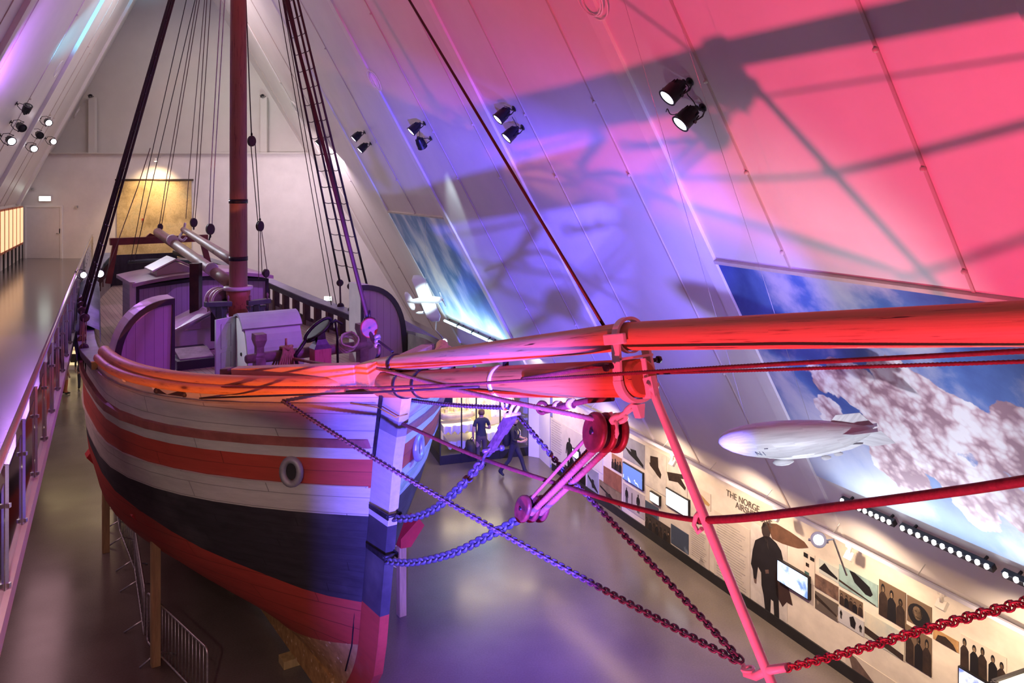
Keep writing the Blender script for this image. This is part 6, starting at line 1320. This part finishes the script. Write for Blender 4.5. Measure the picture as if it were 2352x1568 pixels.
o = area('case_light', f0+fx*LW*.5+fy*.35+V((0, 0, hC-.12)), f0+fx*LW*.5+fy*.7, (1, .82, .48), 95, LW*.9, .25)
area('case_spill', f0+fx*LW*.6-fy*1.4+V((0, 0, 3.4)), f0+fx*LW*.6-fy*1.5, (1, .80, .50), 90, 3, 1)
# small boat beyond the right shelter
c = P(975, 792, 21.5); r = root('small_boat', c-V((0, 0, .3)), 'small white boat with a green stripe on show beyond the right wind shelter', 'boat')
d = (P(1040, 838, 19.8)-P(925, 762, 23.2)).normalized(); sdv = d.cross(V((0, 0, 1))).normalized(); rs = []; rs2 = []
def bsec(t): w_ = .55*max(.04, 1-abs(t)**2.4); return w_
for nm, mt, pr in (('hull', m_shw, ((1.0, .0), (.95, -.2), (.6, -.42), (0, -.5))), ('stripe', M('boat_green', (.03, .22, .13), .45), ((1.03, .0), (1.03, -.11))), ('cover', M('boat_cover', (.22, .16, .26), .6, var=.1), ((1.0, .02), (.6, .16), (0, .24)))):
    m = MB(); rs = []
    for i in range(13):
        t = -1+2*i/12; w_ = bsec(t); p = c+d*t*2.1+V((0, 0, .12*t*t)); L_ = [p+sdv*(w_*x)+V((0, 0, z)) for x, z in pr]; rs.append(L_+[p-sdv*(w_*x)+V((0, 0, z)) for x, z in pr[::-1][1 if pr[-1][0] == 0 else 0:]])
    m.rings(rs, nm == 'stripe', False, True); m.obj(nm, mt, r)
m = MB(); [m.box(c+d*k+V((0, 0, -.9)), .12, .8, .9, d, sdv) for k in (-.9, .9)]; m.obj('stand', m_black, r)
# ------------------------------------------------------------------ crowd barriers
def barrier(a, b_, label, feet=(.2, .8), h=1.06, n=16):
    a, b_ = V(a), V(b_); d = (b_-a); L = d.length; d.normalize(); s_ = V((d.y, -d.x, 0)); Z = V((0, 0, 1)); r = root('crowd_barrier', (a+b_)/2, label, 'barrier', 'steel crowd barriers')
    m = MB(); R_ = .09; ps = []
    for cx, cz, a0 in ((R_, h-R_, 180), (L-R_, h-R_, 90), (L-R_, .16+R_, 0), (R_, .16+R_, 270)):
        for k in range(5): q = math.radians(a0-90*k/4); ps.append(a+d*(cx+R_*math.cos(q))+Z*(cz+R_*math.sin(q)))
    m.tube(ps, .019, 8, True); m.obj('frame', m_metal, r)
    m = MB()
    for i in range(1, n): m.tube([a+d*(L*i/n)+Z*.17, a+d*(L*i/n)+Z*(h-.01)], .007, 5)
    m.obj('bars', m_metal, r)
    for f in feet: m = MB(); q = a+d*(L*f); m.tube([q+s_*.32+Z*.015, q+Z*.17, q-s_*.32+Z*.015], .017, 6); m.obj('foot', m_metal, r)
q1 = FL(275, 1232); q2 = FL(310, 1325); q3 = FL(332, 1480); q4 = FL(470, 1620)
barrier(q1, q2, 'farthest steel crowd barrier on the left beneath the hull', n=14); barrier(q2, q3, 'middle steel crowd barrier running toward the viewer left of the bow', n=16); barrier(FL(338, 1492), FL(476, 1640), 'nearest steel crowd barrier turned across the bow at the bottom left', n=18)
q5 = FL(262, 1140); barrier(q5, q1, 'small distant steel barrier behind the far timber shore', n=12)
barrier(FL(890, 1330), FL(898, 1250), 'steel barrier glimpsed right of the hull behind the right timber shore', n=10)
# ================================================================== people
def person(name, foot, face, pose, mats, label, H=1.74, hair_long=False):
    """skinned figure. pose: joint offsets in body frame (right, forward, up) metres for a 1.74 m person"""
    fwd = V(face).normalized(); rgt = V((fwd.y, -fwd.x, 0)); k = H/1.74
    J = {'pel': (0, 0, .95), 'wai': (0, .01, 1.08), 'che': (0, .01, 1.28), 'up': (0, 0, 1.42), 'nck': (0, .01, 1.50), 'jaw': (0, .035, 1.575), 'hed': (0, .02, 1.66), 'top': (0, .0, 1.735), 'nos': (0, .125, 1.625)}
    for s, x in (('L', -1), ('R', 1)):
        J.update({'hip'+s: (.095*x, 0, .90), 'kne'+s: (.10*x, .02, .50), 'ank'+s: (.10*x, -.02, .085), 'hel'+s: (.10*x, -.05, .045), 'toe'+s: (.115*x, .17, .035), 'sho'+s: (.18*x, 0, 1.40), 'elb'+s: (.235*x, -.03, 1.11), 'wri'+s: (.235*x, .05, .86), 'pal'+s: (.235*x, .065, .79)})
    J.update(pose)
    E_ = [('pel', 'wai'), ('wai', 'che'), ('che', 'up'), ('up', 'nck'), ('nck', 'jaw'), ('jaw', 'hed'), ('hed', 'top'), ('jaw', 'nos')]
    Rd = {'pel': .15, 'wai': .135, 'che': .155, 'up': .11, 'nck': .058, 'jaw': .078, 'hed': .098, 'top': .055, 'nos': .018}
    for s in 'LR':
        E_ += [('pel', 'hip'+s), ('hip'+s, 'kne'+s), ('kne'+s, 'ank'+s), ('ank'+s, 'hel'+s), ('ank'+s, 'toe'+s), ('up', 'sho'+s), ('sho'+s, 'elb'+s), ('elb'+s, 'wri'+s), ('wri'+s, 'pal'+s)]
        Rd.update({'hip'+s: .10, 'kne'+s: .066, 'ank'+s: .050, 'hel'+s: .045, 'toe'+s: .035, 'sho'+s: .068, 'elb'+s: .044, 'wri'+s: .030, 'pal'+s: .034})
        p, w_ = V(J['pal'+s]), V(J['wri'+s]); d = (p-w_).normalized(); sx = d.cross(V((1, 0, 0)))
        sx = sx.normalized() if sx.length > .1 else V((0, 1, 0)); inn = V((1 if s == 'L' else -1, 0, 0))
        for i, (o, L) in enumerate(((-.024, .075), (-.008, .088), (.008, .082), (.024, .064))):
            J['f%d%s' % (i, s)] = tuple(p+sx*o+d*.045); J['g%d%s' % (i, s)] = tuple(p+sx*o*1.15+d*(.045+L*.5)+inn*.006); J['h%d%s' % (i, s)] = tuple(p+sx*o*1.15+d*(.045+L*.9)+inn*.03)
            E_ += [('pal'+s, 'f%d%s' % (i, s)), ('f%d%s' % (i, s), 'g%d%s' % (i, s)), ('g%d%s' % (i, s), 'h%d%s' % (i, s))]
            for q, r_ in (('f', .010), ('g', .009), ('h', .008)): Rd['%s%d%s' % (q, i, s)] = r_
        J['t0'+s] = tuple(p+sx*.042+d*.005+inn*.012); J['t1'+s] = tuple(p+sx*.055+d*.045+inn*.025); E_ += [('pal'+s, 't0'+s), ('t0'+s, 't1'+s)]; Rd['t0'+s] = .011; Rd['t1'+s] = .009
    keys = list(J); base = V(foot)
    def W(j): x, y, z = J[j]; return rgt*(x*k)+fwd*(y*k)+V((0, 0, z*k))
    me = bpy.data.meshes.new('skeleton'); me.from_pydata([W(j) for j in keys], [(keys.index(a), keys.index(b_)) for a, b_ in E_], [])
    o = bpy.data.objects.new('skeleton_tmp', me); COL.objects.link(o); md = o.modifiers.new('skin', 'SKIN'); md.use_smooth_shade = True
    for i, j in enumerate(keys):
        sv = me.skin_vertices[0].data[i]; q = Rd[j]*k; sv.radius = (q, q*(.72 if j in ('wai', 'che', 'pel') else 1)); sv.use_root = j == 'pel'
    sb = o.modifiers.new('sub', 'SUBSURF'); sb.levels = 2; sb.render_levels = 2
    bpy.context.view_layer.update(); em = bpy.data.meshes.new_from_object(o.evaluated_get(bpy.context.evaluated_depsgraph_get())); bpy.data.objects.remove(o)
    em.name = name; em.materials.clear()
    for mt in mats[:4]: em.materials.append(mt)          # 0 top, 1 trousers, 2 skin, 3 shoes
    slv = mats_sleeve = 1.02
    pr = {j: W(j) for j in keys}
    for f in em.polygons:
        c = f.center; best = min(keys, key=lambda j: (pr[j]-c).length-Rd[j]*k*.6)
        if best in ('nck', 'jaw', 'hed', 'top', 'nos'): f.material_index = 2 if c.z > 1.47*k else 0
        elif best[:3] in ('wri', 'pal') or best[0] in 'fght' and best[:3] not in ('hip', 'hel', 'hed', 'top', 'toe'): f.material_index = 2
        elif best[:3] == 'elb': f.material_index = 2 if len(mats) > 4 and mats[4] else 0
        elif best[:3] in ('ank', 'hel', 'toe'): f.material_index = 3 if c.z < .10*k else 1
        elif best[:3] in ('hip', 'kne', 'pel'): f.material_index = 1 if c.z < .96*k else 0
        else: f.material_index = 0
        f.use_smooth = True
    ob = bpy.data.objects.new(name, em); COL.objects.link(ob); ob.location = base; tag(ob, label, 'person')
    def child(nm, m, mt):
        return m.obj(nm, mt, ob)
    hd = base+W('hed'); m = MB(); rs = []; n = 16
    for t, q in ((.085, .02), (.075, .065), (.045, .097), (0, .108), (-.035, .106), (-.075, .092)):
        ring = []
        for i in range(n):
            a = 2*math.pi*i/n; fx_ = math.sin(a)
            zz_ = t if t > .03 else t+max(0, fx_)*.10*(1 if t < 0 else .3)
            ring.append(hd+rgt*(math.cos(a)*q*k*.92)+fwd*(math.sin(a)*q*k-.012)+V((0, 0, zz_*k)))
        rs.append(ring)
    m.rings(rs, True, True); child('hair', m, mats[5] if len(mats) > 5 else m_blackmetal)
    for s in (-1, 1):
        m = MB(); m.ball(hd+rgt*s*.094*k-V((0, 0, .035))*k, .028*k, .4, .8, 1.15, 6); child('ear', m, mats[2])
        m = MB(); m.ball(hd+rgt*s*.032*k+fwd*.088*k-V((0, 0, .02))*k, .012*k, n=5); child('eye', m, m_blackmetal)
    m = MB(); q = hd+fwd*.098*k-V((0, 0, .085*k)); m.box(q, .045*k, .012, .012*k, rgt, fwd); child('mouth', m, M('lips', (.35, .13, .11), .5))
    return ob, base, rgt, fwd
sk = M('skin', (.46, .27, .20), .5, var=.04); shoe = M('shoe_black', (.02, .018, .02), .5)
navy = M('navy_tee', (.022, .024, .045), .8, var=.1); taupe = M('taupe_trousers', (.085, .06, .065), .8, var=.1); blk = M('black_jacket', (.016, .015, .018), .8); jean = M('dark_jeans', (.03, .028, .042), .8)
hb = M('hair_brown', (.10, .05, .03), .6, var=.2); hg = M('hair_grey', (.12, .10, .09), .6)
toC = (f0+fx*LW*.42+fy*.5)
ft = FL(1106, 1072)
standing = {'elbL': (-.27, -.04, 1.12), 'wriL': (-.25, .02, .87), 'palL': (-.245, .03, .80), 'elbR': (.27, .03, 1.14), 'wriR': (.22, .22, 1.10), 'palR': (.20, .29, 1.11)}
p1_, b1__, r1, fw1 = person('person', ft, (toC-ft)*1.0, standing, [navy, taupe, sk, shoe, True, hb], 'person in navy t-shirt and taupe trousers seen from behind at the glass case', 1.74)
m = MB(); q = b1__+r1*-.34+fw1*.0+V((0, 0, .62)); m.rings([[q+r1*(x*kx)+fw1*(y*ky)+V((0, 0, z)) for x, y in ((-1, -1), (1, -1), (1, 1), (-1, 1))] for kx, ky, z in ((.10, .17, -.26), (.12, .20, -.1), (.11, .18, .1), (.07, .13, .2))], True, True, True); m.tube([q+fw1*-.12+V((0, 0, .18)), q+fw1*-.04+r1*.08+V((0, 0, .30)), q+fw1*.06+r1*.08+V((0, 0, .30)), q+fw1*.12+V((0, 0, .18))], .012, 6)
tag(m.obj('shoulder_bag', M('bag_black', (.025, .022, .026), .7)), 'black bag hanging in the left hand of the person in navy', 'bag')
ft2 = FL(1180, 1094)
walk = {'hipL': (-.09, .02, .90), 'kneL': (-.09, .20, .52), 'ankL': (-.09, .33, .10), 'helL': (-.09, .30, .05), 'toeL': (-.10, .52, .07), 'hipR': (.09, -.01, .90), 'kneR': (.09, -.10, .50), 'ankR': (.09, -.40, .15), 'helR': (.09, -.44, .13), 'toeR': (.10, -.26, .035),
 'elbL': (-.24, .02, 1.12), 'wriL': (-.14, .24, 1.08), 'palL': (-.09, .30, 1.10), 'elbR': (.24, .04, 1.12), 'wriR': (.15, .26, 1.06), 'palR': (.10, .32, 1.08)}
p2_, b2_, r2_, fw2 = person('person', ft2, (.93, -.25, 0), walk, [blk, jean, sk, shoe, False, hg], 'person in black walking to the right with hands raised before the white partition', 1.76)
m = MB(); q = b2_-fw2*.22+V((0, 0, 1.18)); m.rings([[q+r2_*(math.cos(a)*kx)+fw2*(math.sin(a)*ky)+V((0, 0, z)) for a in [2*math.pi*i/12 for i in range(12)]] for kx, ky, z in ((.10, .07, -.30), (.16, .12, -.24), (.17, .14, 0), (.15, .11, .18), (.08, .05, .25))]); 
for s in (-1, 1): m.tube(spline([q+r2_*s*.10+V((0, 0, .2)), q+r2_*s*.12+fw2*.24+V((0, 0, .24)), q+r2_*s*.13+fw2*.36+V((0, 0, .05)), q+r2_*s*.14+fw2*.16-V((0, 0, .2))], 5), .022, 6)
tag(m.obj('backpack', M('bag_black', (.025, .022, .026), .7)), 'black backpack on the back of the person walking right', 'backpack')
grey = M('grey_top', (.16, .13, .14), .8); orange = M('orange_trousers', (.42, .13, .05), .8)
person('person', FL(149, 905), (.6, .8, 0), {}, [grey, orange, sk, shoe, True, hb], 'distant person in grey top and orange trousers under the gallery', 1.72)
person('person', FL(188, 893), (-.5, .8, 0), {}, [blk, jean, sk, shoe, False, hg], 'distant person in dark clothes under the gallery beside the hull', 1.74)
